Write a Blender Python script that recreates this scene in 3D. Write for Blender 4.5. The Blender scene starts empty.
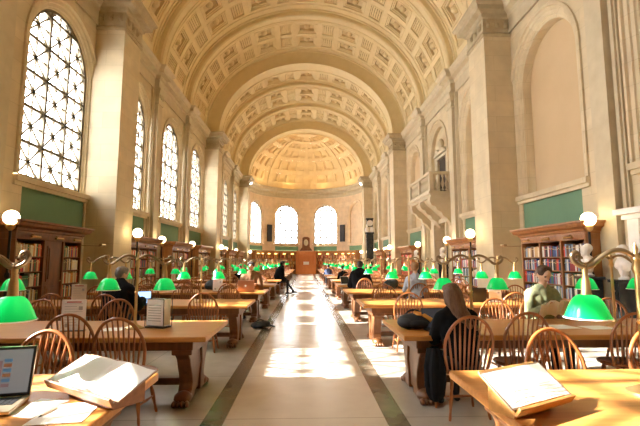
import bpy, math, random
from mathutils import Vector, Matrix, Euler
R = math.radians
rnd = random.Random(7)
scene = bpy.context.scene
COL = scene.collection
PI = math.pi
ORD = ['zeroth','first','second','third','fourth','fifth','sixth','seventh','eighth','ninth','tenth','eleventh','twelfth','thirteenth',
       'fourteenth','fifteenth','sixteenth','seventeenth','eighteenth','nineteenth','twentieth','twenty-first','twenty-second',
       'twenty-third','twenty-fourth','twenty-fifth','twenty-sixth','twenty-seventh','twenty-eighth','twenty-ninth','thirtieth']

# ------------------------------------------------------------------ materials
MATS = {}
def pmat(name, col, rough=0.6, metal=0.0, spec=0.5, emit=None, estr=0.0, noise=None, nscale=8.0, ncol=None, stretch=(1,1,1), bump=0.0, coat=0.0, trans=0.0):
    m = bpy.data.materials.new(name); m.use_nodes = True
    nt = m.node_tree; b = nt.nodes['Principled BSDF']
    b.inputs['Base Color'].default_value = (*col, 1)
    b.inputs['Roughness'].default_value = rough
    b.inputs['Metallic'].default_value = metal
    b.inputs['Specular IOR Level'].default_value = spec
    b.inputs['Coat Weight'].default_value = coat
    b.inputs['Coat Roughness'].default_value = 0.12
    b.inputs['Transmission Weight'].default_value = trans
    if emit:
        b.inputs['Emission Color'].default_value = (*emit, 1)
        b.inputs['Emission Strength'].default_value = estr
    if noise:
        tc = nt.nodes.new('ShaderNodeTexCoord'); mp = nt.nodes.new('ShaderNodeMapping')
        mp.inputs['Scale'].default_value = stretch
        n = nt.nodes.new('ShaderNodeTexNoise'); n.inputs['Scale'].default_value = nscale
        n.inputs['Detail'].default_value = 5
        nt.links.new(tc.outputs['Object'], mp.inputs[0]); nt.links.new(mp.outputs[0], n.inputs['Vector'])
        r = nt.nodes.new('ShaderNodeValToRGB')
        r.color_ramp.elements[0].position = 0.5 - noise; r.color_ramp.elements[1].position = 0.5 + noise
        r.color_ramp.elements[0].color = (*(ncol or tuple(c*0.7 for c in col)), 1)
        r.color_ramp.elements[1].color = (*col, 1)
        nt.links.new(n.outputs['Fac'], r.inputs[0]); nt.links.new(r.outputs[0], b.inputs['Base Color'])
        if bump:
            bp = nt.nodes.new('ShaderNodeBump'); bp.inputs['Strength'].default_value = bump
            bp.inputs['Distance'].default_value = 0.01
            nt.links.new(n.outputs['Fac'], bp.inputs['Height']); nt.links.new(bp.outputs[0], b.inputs['Normal'])
    MATS[name] = m
    return m

def ashlar(name, col, dark, rough=0.65, bw=1.15, bh=0.52):
    m = pmat(name, col, rough); nt = m.node_tree; b = nt.nodes['Principled BSDF']
    N = nt.nodes.new; L = nt.links.new
    tc = N('ShaderNodeTexCoord'); sp = N('ShaderNodeSeparateXYZ'); ad = N('ShaderNodeMath'); cb = N('ShaderNodeCombineXYZ')
    L(tc.outputs['Object'], sp.inputs[0]); L(sp.outputs[0], ad.inputs[0]); L(sp.outputs[1], ad.inputs[1])
    L(ad.outputs[0], cb.inputs[0]); L(sp.outputs[2], cb.inputs[1])
    br = N('ShaderNodeTexBrick'); br.inputs['Scale'].default_value = 1; br.inputs['Mortar Size'].default_value = 0.006
    br.inputs['Brick Width'].default_value = bw; br.inputs['Row Height'].default_value = bh
    br.inputs['Color1'].default_value = (*col, 1); br.inputs['Color2'].default_value = (*dark, 1)
    br.inputs['Mortar'].default_value = (*[c*0.86 for c in dark], 1)
    L(cb.outputs[0], br.inputs['Vector'])
    n = N('ShaderNodeTexNoise'); n.inputs['Scale'].default_value = 2.2; n.inputs['Detail'].default_value = 6
    L(tc.outputs['Object'], n.inputs['Vector'])
    mx = N('ShaderNodeMix'); mx.data_type = 'RGBA'; mx.blend_type = 'MULTIPLY'; mx.inputs[0].default_value = 0.35
    L(br.outputs['Color'], mx.inputs[6]); L(n.outputs['Fac'], mx.inputs[7])
    hs = N('ShaderNodeHueSaturation'); hs.inputs['Value'].default_value = 1.2
    L(mx.outputs[2], hs.inputs['Color'])
    L(hs.outputs[0], b.inputs['Base Color'])
    return m

STONE = ashlar('limestone', (0.65,0.55,0.365), (0.60,0.495,0.31))
TRIM = pmat('carved_limestone', (0.62,0.54,0.37), 0.6, noise=0.3, nscale=3, ncol=(0.50,0.42,0.27))
CAPM = pmat('aged_capital_stone', (0.50,0.42,0.27), 0.65, noise=0.3, nscale=5, ncol=(0.36,0.29,0.17))
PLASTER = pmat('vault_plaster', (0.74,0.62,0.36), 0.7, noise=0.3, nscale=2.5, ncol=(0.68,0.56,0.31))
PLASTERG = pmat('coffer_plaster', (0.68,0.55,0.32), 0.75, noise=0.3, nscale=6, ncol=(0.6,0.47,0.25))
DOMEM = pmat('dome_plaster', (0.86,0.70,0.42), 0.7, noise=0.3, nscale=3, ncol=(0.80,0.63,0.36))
TAN = pmat('tan_niche_plaster', (0.62,0.47,0.28), 0.75, noise=0.3, nscale=1.2, ncol=(0.57,0.42,0.24))
GREENW = pmat('green_wall_cloth', (0.15,0.28,0.17), 0.8, noise=0.25, nscale=2, ncol=(0.13,0.25,0.15))
BRONZE = pmat('window_bronze', (0.17,0.14,0.09), 0.5, 0.3)
DARKWOOD = pmat('walnut', (0.24,0.08,0.025), 0.5, noise=0.2, nscale=3, stretch=(3,3,0.6), ncol=(0.12,0.045,0.016))
CASEWOOD = pmat('oak_bookcase', (0.42,0.19,0.065), 0.35, noise=0.2, nscale=3, stretch=(3,3,0.6), ncol=(0.30,0.12,0.036))
CASEDARK = pmat('dark_oak_bookcase', (0.26,0.095,0.026), 0.5, noise=0.2, nscale=3, stretch=(3,3,0.6), ncol=(0.14,0.055,0.018))
LITLAMP = pmat('lit_picture_lamp', (0.9,0.7,0.3), 0.4, emit=(1.0,0.6,0.15), estr=5)
ORANGEWOOD = pmat('lit_cherry_wood', (0.68,0.26,0.08), 0.35, noise=0.2, nscale=2, stretch=(3,3,0.6), ncol=(0.58,0.20,0.06))  # booth wood; its lit interior is put into a brighter base colour
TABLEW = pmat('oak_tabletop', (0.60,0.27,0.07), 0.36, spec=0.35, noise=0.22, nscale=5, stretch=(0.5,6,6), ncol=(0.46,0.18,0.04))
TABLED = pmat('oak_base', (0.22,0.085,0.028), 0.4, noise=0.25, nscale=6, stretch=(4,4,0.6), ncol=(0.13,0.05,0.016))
CHAIRW = pmat('chair_maple', (0.38,0.13,0.035), 0.35, noise=0.25, nscale=9, ncol=(0.27,0.08,0.02), coat=0.3)
BRASS = pmat('aged_brass', (0.62,0.42,0.19), 0.32, 0.9)
BRASSD = pmat('dark_bronze_tube', (0.34,0.25,0.15), 0.32, 0.85)
BLACKM = pmat('black_iron', (0.02,0.018,0.016), 0.4, 0.3)
BLACKP = pmat('black_plastic', (0.02,0.02,0.022), 0.4)
MARBLE = pmat('white_marble', (0.86,0.84,0.80), 0.4, noise=0.2, nscale=5, ncol=(0.78,0.76,0.72))
BLACKMARBLE = pmat('black_marble', (0.03,0.035,0.035), 0.25, noise=0.2, nscale=4, ncol=(0.015,0.015,0.018))
PAPER = pmat('white_paper', (0.92,0.90,0.85), 0.7)
PAPERC = pmat('cream_paper', (0.80,0.70,0.55), 0.75)
INK = pmat('grey_ink', (0.45,0.43,0.40), 0.8)
INKRED = pmat('red_ink', (0.55,0.14,0.10), 0.8)
GLOBE = pmat('globe_glass', (0.9,0.88,0.8), 0.3, emit=(1.0,0.78,0.45), estr=7)
BULB = pmat('lamp_bulb', (1,1,1), 0.3, emit=(1.0,0.85,0.6), estr=7)
SHADEW = pmat('shade_white_lining', (0.85,0.9,0.85), 0.4)
DARKROOM = pmat('dark_interior', (0.05,0.035,0.02), 0.8)

def shade_material():
    m = bpy.data.materials.new('green_cased_glass'); m.use_nodes = True
    nt = m.node_tree; nt.nodes.clear(); N = nt.nodes.new; L = nt.links.new
    out = N('ShaderNodeOutputMaterial')
    d = N('ShaderNodeBsdfPrincipled'); d.inputs['Base Color'].default_value = (0.005,0.50,0.11,1); d.inputs['Roughness'].default_value = 0.12
    d.inputs['Specular IOR Level'].default_value = 0.6
    d.inputs['Emission Color'].default_value = (0.0,0.55,0.08,1); d.inputs['Emission Strength'].default_value = 0.12
    t = N('ShaderNodeBsdfTranslucent'); t.inputs['Color'].default_value = (0.01,0.85,0.28,1)
    mx = N('ShaderNodeMixShader'); mx.inputs[0].default_value = 0.35
    L(d.outputs[0], mx.inputs[1]); L(t.outputs[0], mx.inputs[2]); L(mx.outputs[0], out.inputs[0])
    return m
SHADE = shade_material()

def glass_material():
    m = bpy.data.materials.new('window_glass'); m.use_nodes = True
    nt = m.node_tree; nt.nodes.clear(); N = nt.nodes.new; L = nt.links.new
    out = N('ShaderNodeOutputMaterial'); t = N('ShaderNodeBsdfTransparent'); t.inputs['Color'].default_value = (0.96,0.97,1,1)
    g = N('ShaderNodeBsdfGlossy'); g.inputs['Roughness'].default_value = 0.05
    f = N('ShaderNodeLayerWeight'); f.inputs['Blend'].default_value = 0.5
    pw = N('ShaderNodeMath'); pw.operation = 'POWER'; L(f.outputs['Facing'], pw.inputs[0]); pw.inputs[1].default_value = 5
    sc = N('ShaderNodeMath'); sc.operation = 'MULTIPLY_ADD'; L(pw.outputs[0], sc.inputs[0]); sc.inputs[1].default_value = 0.8; sc.inputs[2].default_value = 0.04
    mx = N('ShaderNodeMixShader'); L(sc.outputs[0], mx.inputs[0]); L(t.outputs[0], mx.inputs[1]); L(g.outputs[0], mx.inputs[2]); L(mx.outputs[0], out.inputs[0])
    return m
GLASS = glass_material()

def floor_material():
    m = pmat('polished_terrazzo', (0.6,0.52,0.42), 0.25, spec=0.7, coat=0.05); nt = m.node_tree; b = nt.nodes['Principled BSDF']
    N = nt.nodes.new; L = nt.links.new
    tc = N('ShaderNodeTexCoord'); sp = N('ShaderNodeSeparateXYZ'); L(tc.outputs['Object'], sp.inputs[0])
    ab = N('ShaderNodeMath'); ab.operation = 'ABSOLUTE'; L(sp.outputs[0], ab.inputs[0])
    def step(v, thr):
        g = N('ShaderNodeMath'); g.operation = 'GREATER_THAN'; L(v, g.inputs[0]); g.inputs[1].default_value = thr; return g.outputs[0]
    s1 = step(ab.outputs[0], 0.79); s2 = step(ab.outputs[0], 1.0)
    n = N('ShaderNodeTexNoise'); n.inputs['Scale'].default_value = 3.0; n.inputs['Detail'].default_value = 8
    L(tc.outputs['Object'], n.inputs['Vector'])
    def ramp(c0, c1):
        r = N('ShaderNodeValToRGB'); r.color_ramp.elements[0].position = .3; r.color_ramp.elements[1].position = .7
        r.color_ramp.elements[0].color = (*c0,1); r.color_ramp.elements[1].color = (*c1,1); L(n.outputs['Fac'], r.inputs[0]); return r.outputs[0]
    centre = ramp((0.60,0.52,0.43),(0.67,0.60,0.50)); side = ramp((0.44,0.40,0.33),(0.52,0.47,0.39)); stripe = ramp((0.075,0.062,0.045),(0.16,0.135,0.095))
    mid = N('ShaderNodeMix'); mid.data_type='RGBA'; L(s1, mid.inputs[0]); L(centre, mid.inputs[6]); L(stripe, mid.inputs[7])
    fin = N('ShaderNodeMix'); fin.data_type='RGBA'; L(s2, fin.inputs[0]); L(mid.outputs[2], fin.inputs[6]); L(side, fin.inputs[7])
    br = N('ShaderNodeTexBrick'); br.offset = 0; br.inputs['Scale'].default_value = 1; br.inputs['Brick Width'].default_value = 1.58; br.inputs['Row Height'].default_value = 1.58
    br.inputs['Mortar Size'].default_value = 0.006; br.inputs['Color1'].default_value = (1,1,1,1); br.inputs['Color2'].default_value = (.96,.96,.96,1); br.inputs['Mortar'].default_value = (.6,.6,.6,1)
    mp = N('ShaderNodeMapping'); mp.inputs['Location'].default_value = (0.79,0.3,0); L(tc.outputs['Object'], mp.inputs[0]); L(mp.outputs[0], br.inputs['Vector'])
    ml = N('ShaderNodeMix'); ml.data_type='RGBA'; ml.blend_type='MULTIPLY'; ml.inputs[0].default_value = 1
    L(fin.outputs[2], ml.inputs[6]); L(br.outputs['Color'], ml.inputs[7]); L(ml.outputs[2], b.inputs['Base Color'])
    return m
FLOORM = floor_material()

# ------------------------------------------------------------------ mesh builder
class MB:
    def __init__(s): s.v = []; s.f = []; s.m = []; s.M = Matrix(); s.mi = 0
    def add(s, verts, faces):
        o = len(s.v); M = s.M
        s.v += [tuple(M @ Vector(p)) for p in verts]
        s.f += [tuple(i+o for i in f) for f in faces]; s.m += [s.mi]*len(faces)
    def quad(s, a, b, c, d): s.add([a,b,c,d], [(0,1,2,3)])
    def box(s, x0, x1, y0, y1, z0, z1):
        s.add([(x0,y0,z0),(x1,y0,z0),(x1,y1,z0),(x0,y1,z0),(x0,y0,z1),(x1,y0,z1),(x1,y1,z1),(x0,y1,z1)],
              [(0,3,2,1),(4,5,6,7),(0,1,5,4),(1,2,6,5),(2,3,7,6),(3,0,4,7)])
    def cbox(s, c, d): s.box(c[0]-d[0]/2,c[0]+d[0]/2,c[1]-d[1]/2,c[1]+d[1]/2,c[2]-d[2]/2,c[2]+d[2]/2)
    def prism(s, poly, h0, h1, axis='x'):
        def P(p, h): return {'x':(h,p[0],p[1]),'y':(p[0],h,p[1]),'z':(p[0],p[1],h)}[axis]
        n = len(poly)
        s.add([P(p,h0) for p in poly]+[P(p,h1) for p in poly], [tuple(range(n))[::-1], tuple(range(n,2*n))]+[(i,(i+1)%n,(i+1)%n+n,i+n) for i in range(n)])
    def tube(s, pts, r, n=8, caps=True):
        pts = [Vector(p) for p in pts]; rs = r if isinstance(r,(list,tuple)) else [r]*len(pts)
        vs = []; up = None
        for i,p in enumerate(pts):
            t = (pts[min(i+1,len(pts)-1)]-pts[max(i-1,0)])
            t = t.normalized() if t.length > 1e-9 else Vector((0,0,1))
            if up is None: up = Vector((1,0,0)) if abs(t.x) < .8 else Vector((0,1,0))
            a = t.cross(up).normalized(); b2 = a.cross(t).normalized(); up = b2
            for k in range(n):
                an = 2*PI*k/n; vs.append(p + a*(math.cos(an)*rs[i]) + b2*(math.sin(an)*rs[i]))
        fs = [(i*n+k,i*n+(k+1)%n,(i+1)*n+(k+1)%n,(i+1)*n+k) for i in range(len(pts)-1) for k in range(n)]
        if caps: fs += [tuple(range(n))[::-1], tuple(range((len(pts)-1)*n,len(pts)*n))]
        s.add([tuple(v) for v in vs], fs)
    def lathe(s, prof, c=(0,0,0), n=16, axis=None):
        vs = []; 
        for r,z in prof:
            for k in range(n):
                a = 2*PI*k/n; vs.append(Vector((r*math.cos(a), r*math.sin(a), z)))
        if axis is not None:
            q = Vector((0,0,1)).rotation_difference(Vector(axis).normalized()); vs = [q @ v for v in vs]
        vs = [tuple(v+Vector(c)) for v in vs]
        m = len(prof)
        fs = [(i*n+k,i*n+(k+1)%n,(i+1)*n+(k+1)%n,(i+1)*n+k) for i in range(m-1) for k in range(n)]
        fs += [tuple(range(n))[::-1], tuple(range((m-1)*n,m*n))]
        s.add(vs, fs)
    def ball(s, c, r, n=12, m=8):
        r = (r,r,r) if not isinstance(r,(tuple,list)) else r
        vs = []
        for i in range(m+1):
            la = -PI/2+PI*i/m
            for k in range(n):
                a = 2*PI*k/n; vs.append((c[0]+r[0]*math.cos(la)*math.cos(a), c[1]+r[1]*math.cos(la)*math.sin(a), c[2]+r[2]*math.sin(la)))
        s.add(vs, [(i*n+k,i*n+(k+1)%n,(i+1)*n+(k+1)%n,(i+1)*n+k) for i in range(m) for k in range(n)])
    def build(s, name, mat, parent=None, smooth=0, bevel=0, loc=None):
        me = bpy.data.meshes.new(name)
        me.from_pydata(s.v, [], s.f)
        for mm in (mat if isinstance(mat,(list,tuple)) else [mat]): me.materials.append(mm)
        me.polygons.foreach_set('material_index', s.m)
        if smooth:
            me.polygons.foreach_set('use_smooth', [True]*len(me.polygons))
            me.set_sharp_from_angle(angle=R(smooth))
        me.update()
        o = bpy.data.objects.new(name, me); COL.objects.link(o)
        if parent is not None: o.parent = parent
        if loc is not None: o.location = loc
        if bevel:
            b = o.modifiers.new('b','BEVEL'); b.width = bevel; b.segments = 2; b.limit_method = 'ANGLE'
        return o

def tag(o, label, cat, group=None, kind=None):
    o['label'] = label; o['category'] = cat
    if group: o['group'] = group
    if kind: o['kind'] = kind
    return o
def empty(name, loc=(0,0,0), rz=0):
    o = bpy.data.objects.new(name, None); COL.objects.link(o); o.location = loc; o.rotation_euler = (0,0,rz); o.empty_display_size = .1
    return o
KIDS = {}
def kids(o):
    return [c for c in COL.objects if c.parent == o]
def copy_tree(o, loc, rz, label=None, cat=None, tree=None):
    tree = tree or kids_tree(o)
    def rec(node, par):
        c = node[0].copy(); COL.objects.link(c); c.parent = par
        for ch in node[1]: rec(ch, c)
        return c
    r = rec(tree, None); r.location = loc; r.rotation_euler = (0,0,rz)
    if label: r['label'] = label
    return r
def kids_tree(o): return (o, [kids_tree(c) for c in o.children])
def structure(o, label, cat='wall'):
    o['kind'] = 'structure'; o['label'] = label; o['category'] = cat; return o

# ------------------------------------------------------------------ layout constants
HW = 6.8; XP = 5.9; SP = 4.93; PY = [-1.4, 13.35, 28.3, 43.15]; PT = 1.35
Y0 = -8.0; YC = 45.2; RA = 6.1; ZS = 10.1
CEN = [11.8+SP*k for k in range(-4,7)]          # bay centres
PIL = [4.15, 9.07, 18.8, 23.75, 33.65, 38.6]  # slim pilasters
SILL = 3.58; SPR = 7.05; WR = 1.44
ROWW = 'window side'; ROWB = 'balcony side'
BAYN = {11.8:'first',16.73:'second',21.66:'third',26.59:'fourth',31.52:'fifth',36.45:'sixth',41.38:'seventh'}

# ------------------------------------------------------------------ walls
def arch_pts(uc, r, zs, zspr, n=24):
    p = [(uc-r, zs), (uc-r, zspr)]
    p += [(uc-r*math.cos(PI*i/n), zspr+r*math.sin(PI*i/n)) for i in range(1,n)]
    return p + [(uc+r, zspr), (uc+r, zs)]
LAYERS = [(1.80,0),(1.80,-.05),(1.72,-.06),(1.70,0),(1.60,0.01),(1.58,.05),(1.50,.07),(1.48,.11),(WR,.13),(WR,.30)]
def arch_wall(mb, F, u0, u1, uc, zbot, ztop, layers, sill, zspr, nsub=1, n=24, panel_mi=1):
    r0 = layers[0][0]
    def strip(a, b, z0, z1, d=0):
        for i in range(nsub):
            p = a+(b-a)*i/nsub; q = a+(b-a)*(i+1)/nsub
            mb.quad(F(p,z0,d),F(q,z0,d),F(q,z1,d),F(p,z1,d))
    strip(u0, uc-r0, zbot, ztop); strip(uc+r0, u1, zbot, ztop)
    out = arch_pts(uc, r0, sill, zspr, n)
    for a, b in zip(out[1:-2], out[2:-1]):
        mb.quad(F(a[0],a[1],0),F(b[0],b[1],0),F(b[0],ztop,0),F(a[0],ztop,0))
    for (ra,da),(rb,db) in zip(layers, layers[1:]):
        A = arch_pts(uc, ra, sill, zspr, n); B = arch_pts(uc, rb, sill, zspr, n)
        for i in range(len(A)-1):
            mb.quad(F(*A[i],da),F(*A[i+1],da),F(*B[i+1],db),F(*B[i],db))
    # below the sill: stone frame with the inset green panel
    zg0, zg1 = zbot_green, sill-.25
    strip(uc-r0, uc+r0, zbot, zg0); strip(uc-r0, uc+r0, zg1, sill)
    w = WR+.02
    strip(uc-r0, uc-w, zg0, zg1); strip(uc+w, uc+r0, zg0, zg1)
    mb.mi = panel_mi; strip(uc-w, uc+w, zg0, zg1, .04); mb.mi = 0
    for zz in (zg0, zg1): mb.quad(F(uc-w,zz,0),F(uc+w,zz,0),F(uc+w,zz,.04),F(uc-w,zz,.04))
    for u in (uc-w, uc+w): mb.quad(F(u,zg0,0),F(u,zg1,0),F(u,zg1,.04),F(u,zg0,.04))
    # sill moulding
    for (za,zb,pr) in ((sill-.26,sill-.16,.05),(sill-.16,sill-.02,.11)):
        for i in range(nsub):
            a = uc-r0+2*r0*i/nsub; b = uc-r0+2*r0*(i+1)/nsub
            mb.quad(F(a,za,-pr),F(b,za,-pr),F(b,zb,-pr),F(a,zb,-pr))
            mb.quad(F(a,zb,-pr),F(b,zb,-pr),F(b,zb,.3),F(a,zb,.3)); mb.quad(F(a,za,-pr),F(b,za,-pr),F(b,za,0),F(a,za,0))
        for u in (uc-r0, uc+r0): mb.quad(F(u,za,-pr),F(u,zb,-pr),F(u,zb,0),F(u,za,0))
zbot_green = 2.35
def FW(s): return lambda u,z,d: (s*(HW+d), u, z)

lw = MB(); rw = MB()
for c in CEN:
    u0, u1 = c-SP/2, c+SP/2
    if u0 < Y0: u0 = Y0-.2
    if c > 0: arch_wall(lw, FW(-1), u0, u1, c, 0, 10.2, LAYERS, SILL, SPR)
    else: lw.quad((-HW,u0,0),(-HW,u1,0),(-HW,u1,10.2),(-HW,u0,10.2)); rw.quad((HW,u0,0),(HW,u1,0),(HW,u1,10.2),(HW,u0,10.2)); continue  # unseen bays left windowless to cut daylight from behind the viewer
    if abs(c-21.66) < .1: continue
    # blind niche on the balcony side
    arch_wall(rw, FW(1), u0, u1, c-.12, 0, 10.2, LAYERS[:-1]+[(WR,.16),(1.40,.17),(1.39,.44)], SILL, SPR)
    P = arch_pts(c-.12, 1.39, SILL, SPR); rw.mi = 2
    rw.add([(HW+.44, a, b) for a,b in P], [tuple(range(len(P)))]); rw.mi = 0
# closing piece of the last bay
for mb,s in ((lw,-1),(rw,1)):
    mb.quad((s*HW,43.8,0),(s*HW,YC,0),(s*HW,YC,10.2),(s*HW,43.8,10.2))
    mb.quad((s*HW,YC,0),(s*RA,YC,0),(s*RA,YC,10.2),(s*HW,YC,10.2))
# third bay of the balcony side: doorway below, arched niche with a door above
c = 21.66; F = FW(1)
def rq(u0,u1,z0,z1,d=0): rw.quad(F(u0,z0,d),F(u1,z0,d),F(u1,z1,d),F(u0,z1,d))
e_ = c; c = 21.3; rq(e_-SP/2,c-.9,0,4.7); rq(c+.9,e_+SP/2,0,4.7); rq(c-.9,c+.9,3.4,4.7)
for u in (c-.9,c+.9): rw.quad(F(u,0,0),F(u,0,.6),F(u,3.4,.6),F(u,3.4,0))
rw.quad(F(c-.9,3.4,0),F(c+.9,3.4,0),F(c+.9,3.4,.6),F(c-.9,3.4,.6))
rw.mi = 2; rq(c-.9,c+.9,0,3.4,.6); rw.mi = 0; c = e_
r0 = 1.8
for a,b in ((c-SP/2,c-r0),(c+r0,c+SP/2)): rq(a,b,4.7,10.2)
LL = LAYERS[:-1]+[(WR,.32)]
out = arch_pts(c, r0, 4.7, SPR)
for a, b in zip(out[1:-2], out[2:-1]): rw.quad(F(a[0],a[1],0),F(b[0],b[1],0),F(b[0],10.2,0),F(a[0],10.2,0))
for (ra,da),(rb,db) in zip(LL, LL[1:]):
    A = arch_pts(c, ra, 4.7, SPR); B = arch_pts(c, rb, 4.7, SPR)
    for i in range(len(A)-1): rw.quad(F(*A[i],da),F(*A[i+1],da),F(*B[i+1],db),F(*B[i],db))
P = arch_pts(c, WR, 4.7, SPR); rw.add([(HW+.32,a,b) for a,b in P], [tuple(range(len(P)))])
lw.box(-7.45,-7.3,Y0,46,0,SILL-.05); rw.box(7.5,7.65,Y0,46,0,10.2)  # unseen backing boxes added to stop light leaking through wall seams
structure(lw.build('wall_left', [STONE, GREENW, TAN]), 'long cream limestone wall pierced by tall arched windows')
structure(rw.build('wall_right', [STONE, GREENW, TAN]), 'long cream limestone wall with blind tan arched niches')
bk = MB(); bk.quad((-7.2,Y0,0),(7.2,Y0,0),(7.2,Y0,16.5),(-7.2,Y0,16.5))
structure(bk.build('wall_back', CASEWOOD), 'added end wall behind the viewer, darkened to cut bounced light')  # unseen wall closes the hall; darkened to keep light off viewer-facing stone

# apse wall: a half cylinder with four arched windows
def FA(u,z,d):
    a = u/RA; return ((RA+d)*math.sin(a), YC+(RA+d)*math.cos(a), z)
ap = MB(); zbot_green = 2.72
AS = 3.5; ASP = 6.72; AR = 1.42
AL = [(1.68,0),(1.68,-.05),(1.60,-.06),(1.58,0),(1.50,.03),(AR,.08),(AR,.25)]
seg = RA*PI/4
for k in (-2,-1,0,1):
    WRs = WR; uc = (k+.5)*seg
    arch_wall(ap, FA, k*seg, (k+1)*seg, uc, 0, 9.2, AL, AS, ASP, nsub=5)
    if k == 1: P = arch_pts(uc, AR, AS, ASP); ap.add([FA(a,b,.24) for a,b in P], [tuple(range(len(P)))])
structure(ap.build('wall_apse', [ashlar('apse_limestone',(0.80,0.63,0.42),(0.77,0.59,0.38)), GREENW]), 'curved apse wall of pale stone with arched windows')
# apse cornice
ac = MB(); prof = [(0,9.0),(.06,9.0),(.06,9.2),(.12,9.25),(.12,9.55),(.2,9.62),(.34,9.75),(.36,9.95),(.44,10.1),(0,10.12)]
for i in range(40):
    a0, a1 = -PI/2+PI*i/40, -PI/2+PI*(i+1)/40
    def A(a,p): return ((RA-p[0])*math.sin(a), YC+(RA-p[0])*math.cos(a), p[1])
    for p,q in zip(prof,prof[1:]): ac.quad(A(a0,p),A(a1,p),A(a1,q),A(a0,q))
structure(ac.build('trim_1', TRIM), 'moulded stone cornice around the apse under the half dome', 'cornice')

# floor
fl = MB(); fl.quad((-7.2,Y0-.3,0),(7.2,Y0-.3,0),(7.2,52,0),(-7.2,52,0))
structure(fl.build('floor', FLOORM), 'polished stone floor with two dark border stripes', 'floor')

# ------------------------------------------------------------------ windows
def window(i, F, uc, sill, spr, r, d, ncol, rowh, label, tw=1.0):
    top = spr+r
    fr = MB()
    def inside(u,z):
        if z < sill or abs(u-uc) > r: return False
        return z <= spr or (u-uc)**2+(z-spr)**2 <= r*r
    def bar(p, q, w, th):
        # clip to the arch
        n = 60; ts = [t/n for t in range(n+1) if inside(p[0]+(q[0]-p[0])*t/n, p[1]+(q[1]-p[1])*t/n)]
        if len(ts) < 2: return
        a = (p[0]+(q[0]-p[0])*ts[0], p[1]+(q[1]-p[1])*ts[0]); b = (p[0]+(q[0]-p[0])*ts[-1], p[1]+(q[1]-p[1])*ts[-1])
        dx, dz = b[0]-a[0], b[1]-a[1]; l = math.hypot(dx,dz)
        if l < .05: return
        nx, nz = -dz/l*w/2, dx/l*w/2
        v = []
        for dd in (d-th/2, d+th/2):
            v += [F(a[0]+nx,a[1]+nz,dd),F(b[0]+nx,b[1]+nz,dd),F(b[0]-nx,b[1]-nz,dd),F(a[0]-nx,a[1]-nz,dd)]
        fr.add(v, [(0,1,2,3),(7,6,5,4),(0,4,5,1),(1,5,6,2),(2,6,7,3),(3,7,4,0)])
    cw = 2*r/ncol
    nr = int(math.ceil((top-sill)/rowh))
    for k in range(1,ncol): bar((uc-r+k*cw,sill),(uc-r+k*cw,top),.085,.12)
    for k in range(1,nr): bar((uc-r,sill+k*rowh),(uc+r,sill+k*rowh),.085,.12)
    for a in range(ncol):
        for b in range(nr):
            x0,z0 = uc-r+a*cw, sill+b*rowh; x1,z1 = x0+cw, z0+rowh; xm,zm = (x0+x1)/2,(z0+z1)/2
            bar((x0,z0),(x1,z1),.048*tw,.04); bar((x0,z1),(x1,z0),.048*tw,.04); bar((xm,z0),(xm,z1),.040*tw,.04); bar((x0,zm),(x1,zm),.040*tw,.04)
            if False:
                n=8; fr.add([F(xm+.035*math.cos(2*PI*j/n),zm+.035*math.sin(2*PI*j/n),d-.03) for j in range(n)],[tuple(range(n))])
    # outer frame
    A = arch_pts(uc, r, sill, spr, 24); B = arch_pts(uc, r-.08, sill+.1, spr, 24)
    for j in range(len(A)-1): fr.quad(F(*A[j],d-.06),F(*A[j+1],d-.06),F(*B[j+1],d-.06),F(*B[j],d-.06)); fr.quad(F(*B[j],d-.06),F(*B[j+1],d-.06),F(*B[j+1],d+.06),F(*B[j],d+.06))
    fr.quad(F(uc-r,sill,d-.06),F(uc+r,sill,d-.06),F(uc+r,sill+.1,d-.06),F(uc-r,sill+.1,d-.06))
    root = empty('window_%d'%i, F(uc,sill,d)); M = Matrix.Translation(root.location).inverted()
    fr.v = [tuple(M @ Vector(p)) for p in fr.v]
    fr.build('window_frame', BRONZE, root)
    pn = MB(); pn.M = M
    P = arch_pts(uc, r, sill, spr, 24); pn.add([F(a,b,d+.01) for a,b in P], [tuple(range(len(P)))])
    pn.build('window_pane', GLASS, root)
    structure(root, label, 'window')
    # daylight portal
    ld = bpy.data.lights.new('daylight_portal','AREA'); ld.shape='RECTANGLE'; ld.size = 2*r; ld.size_y = top-sill; ld.cycles.is_portal = True
    lo = bpy.data.objects.new('daylight_portal', ld); COL.objects.link(lo)
    p = Vector(F(uc,(sill+top)/2,d+.15)); q = Vector(F(uc,(sill+top)/2,d-1)); lo.location = p
    lo.rotation_euler = (q-p).to_track_quat('-Z','Z').to_euler()
k = 1
for c in [c for c in CEN if c > 0]:
    nm = BAYN.get(round(c,2))
    window(k, FW(-1), c, SILL, SPR, WR, .24, 3, .92, 'tall arched window with bronze star-pattern mullions, %s bay of the window wall'%(nm or ['zeroth','rearmost','second rearmost'][k]))
    k += 1
for j,kk in enumerate((-2,-1,0)):
    window(k, FA, (kk+.5)*seg, AS, ASP, AR, .2, 4, .8, 'arched apse window, %s of three around the curve counted from the window wall'%ORD[j+1], 1.3); k += 1

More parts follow.
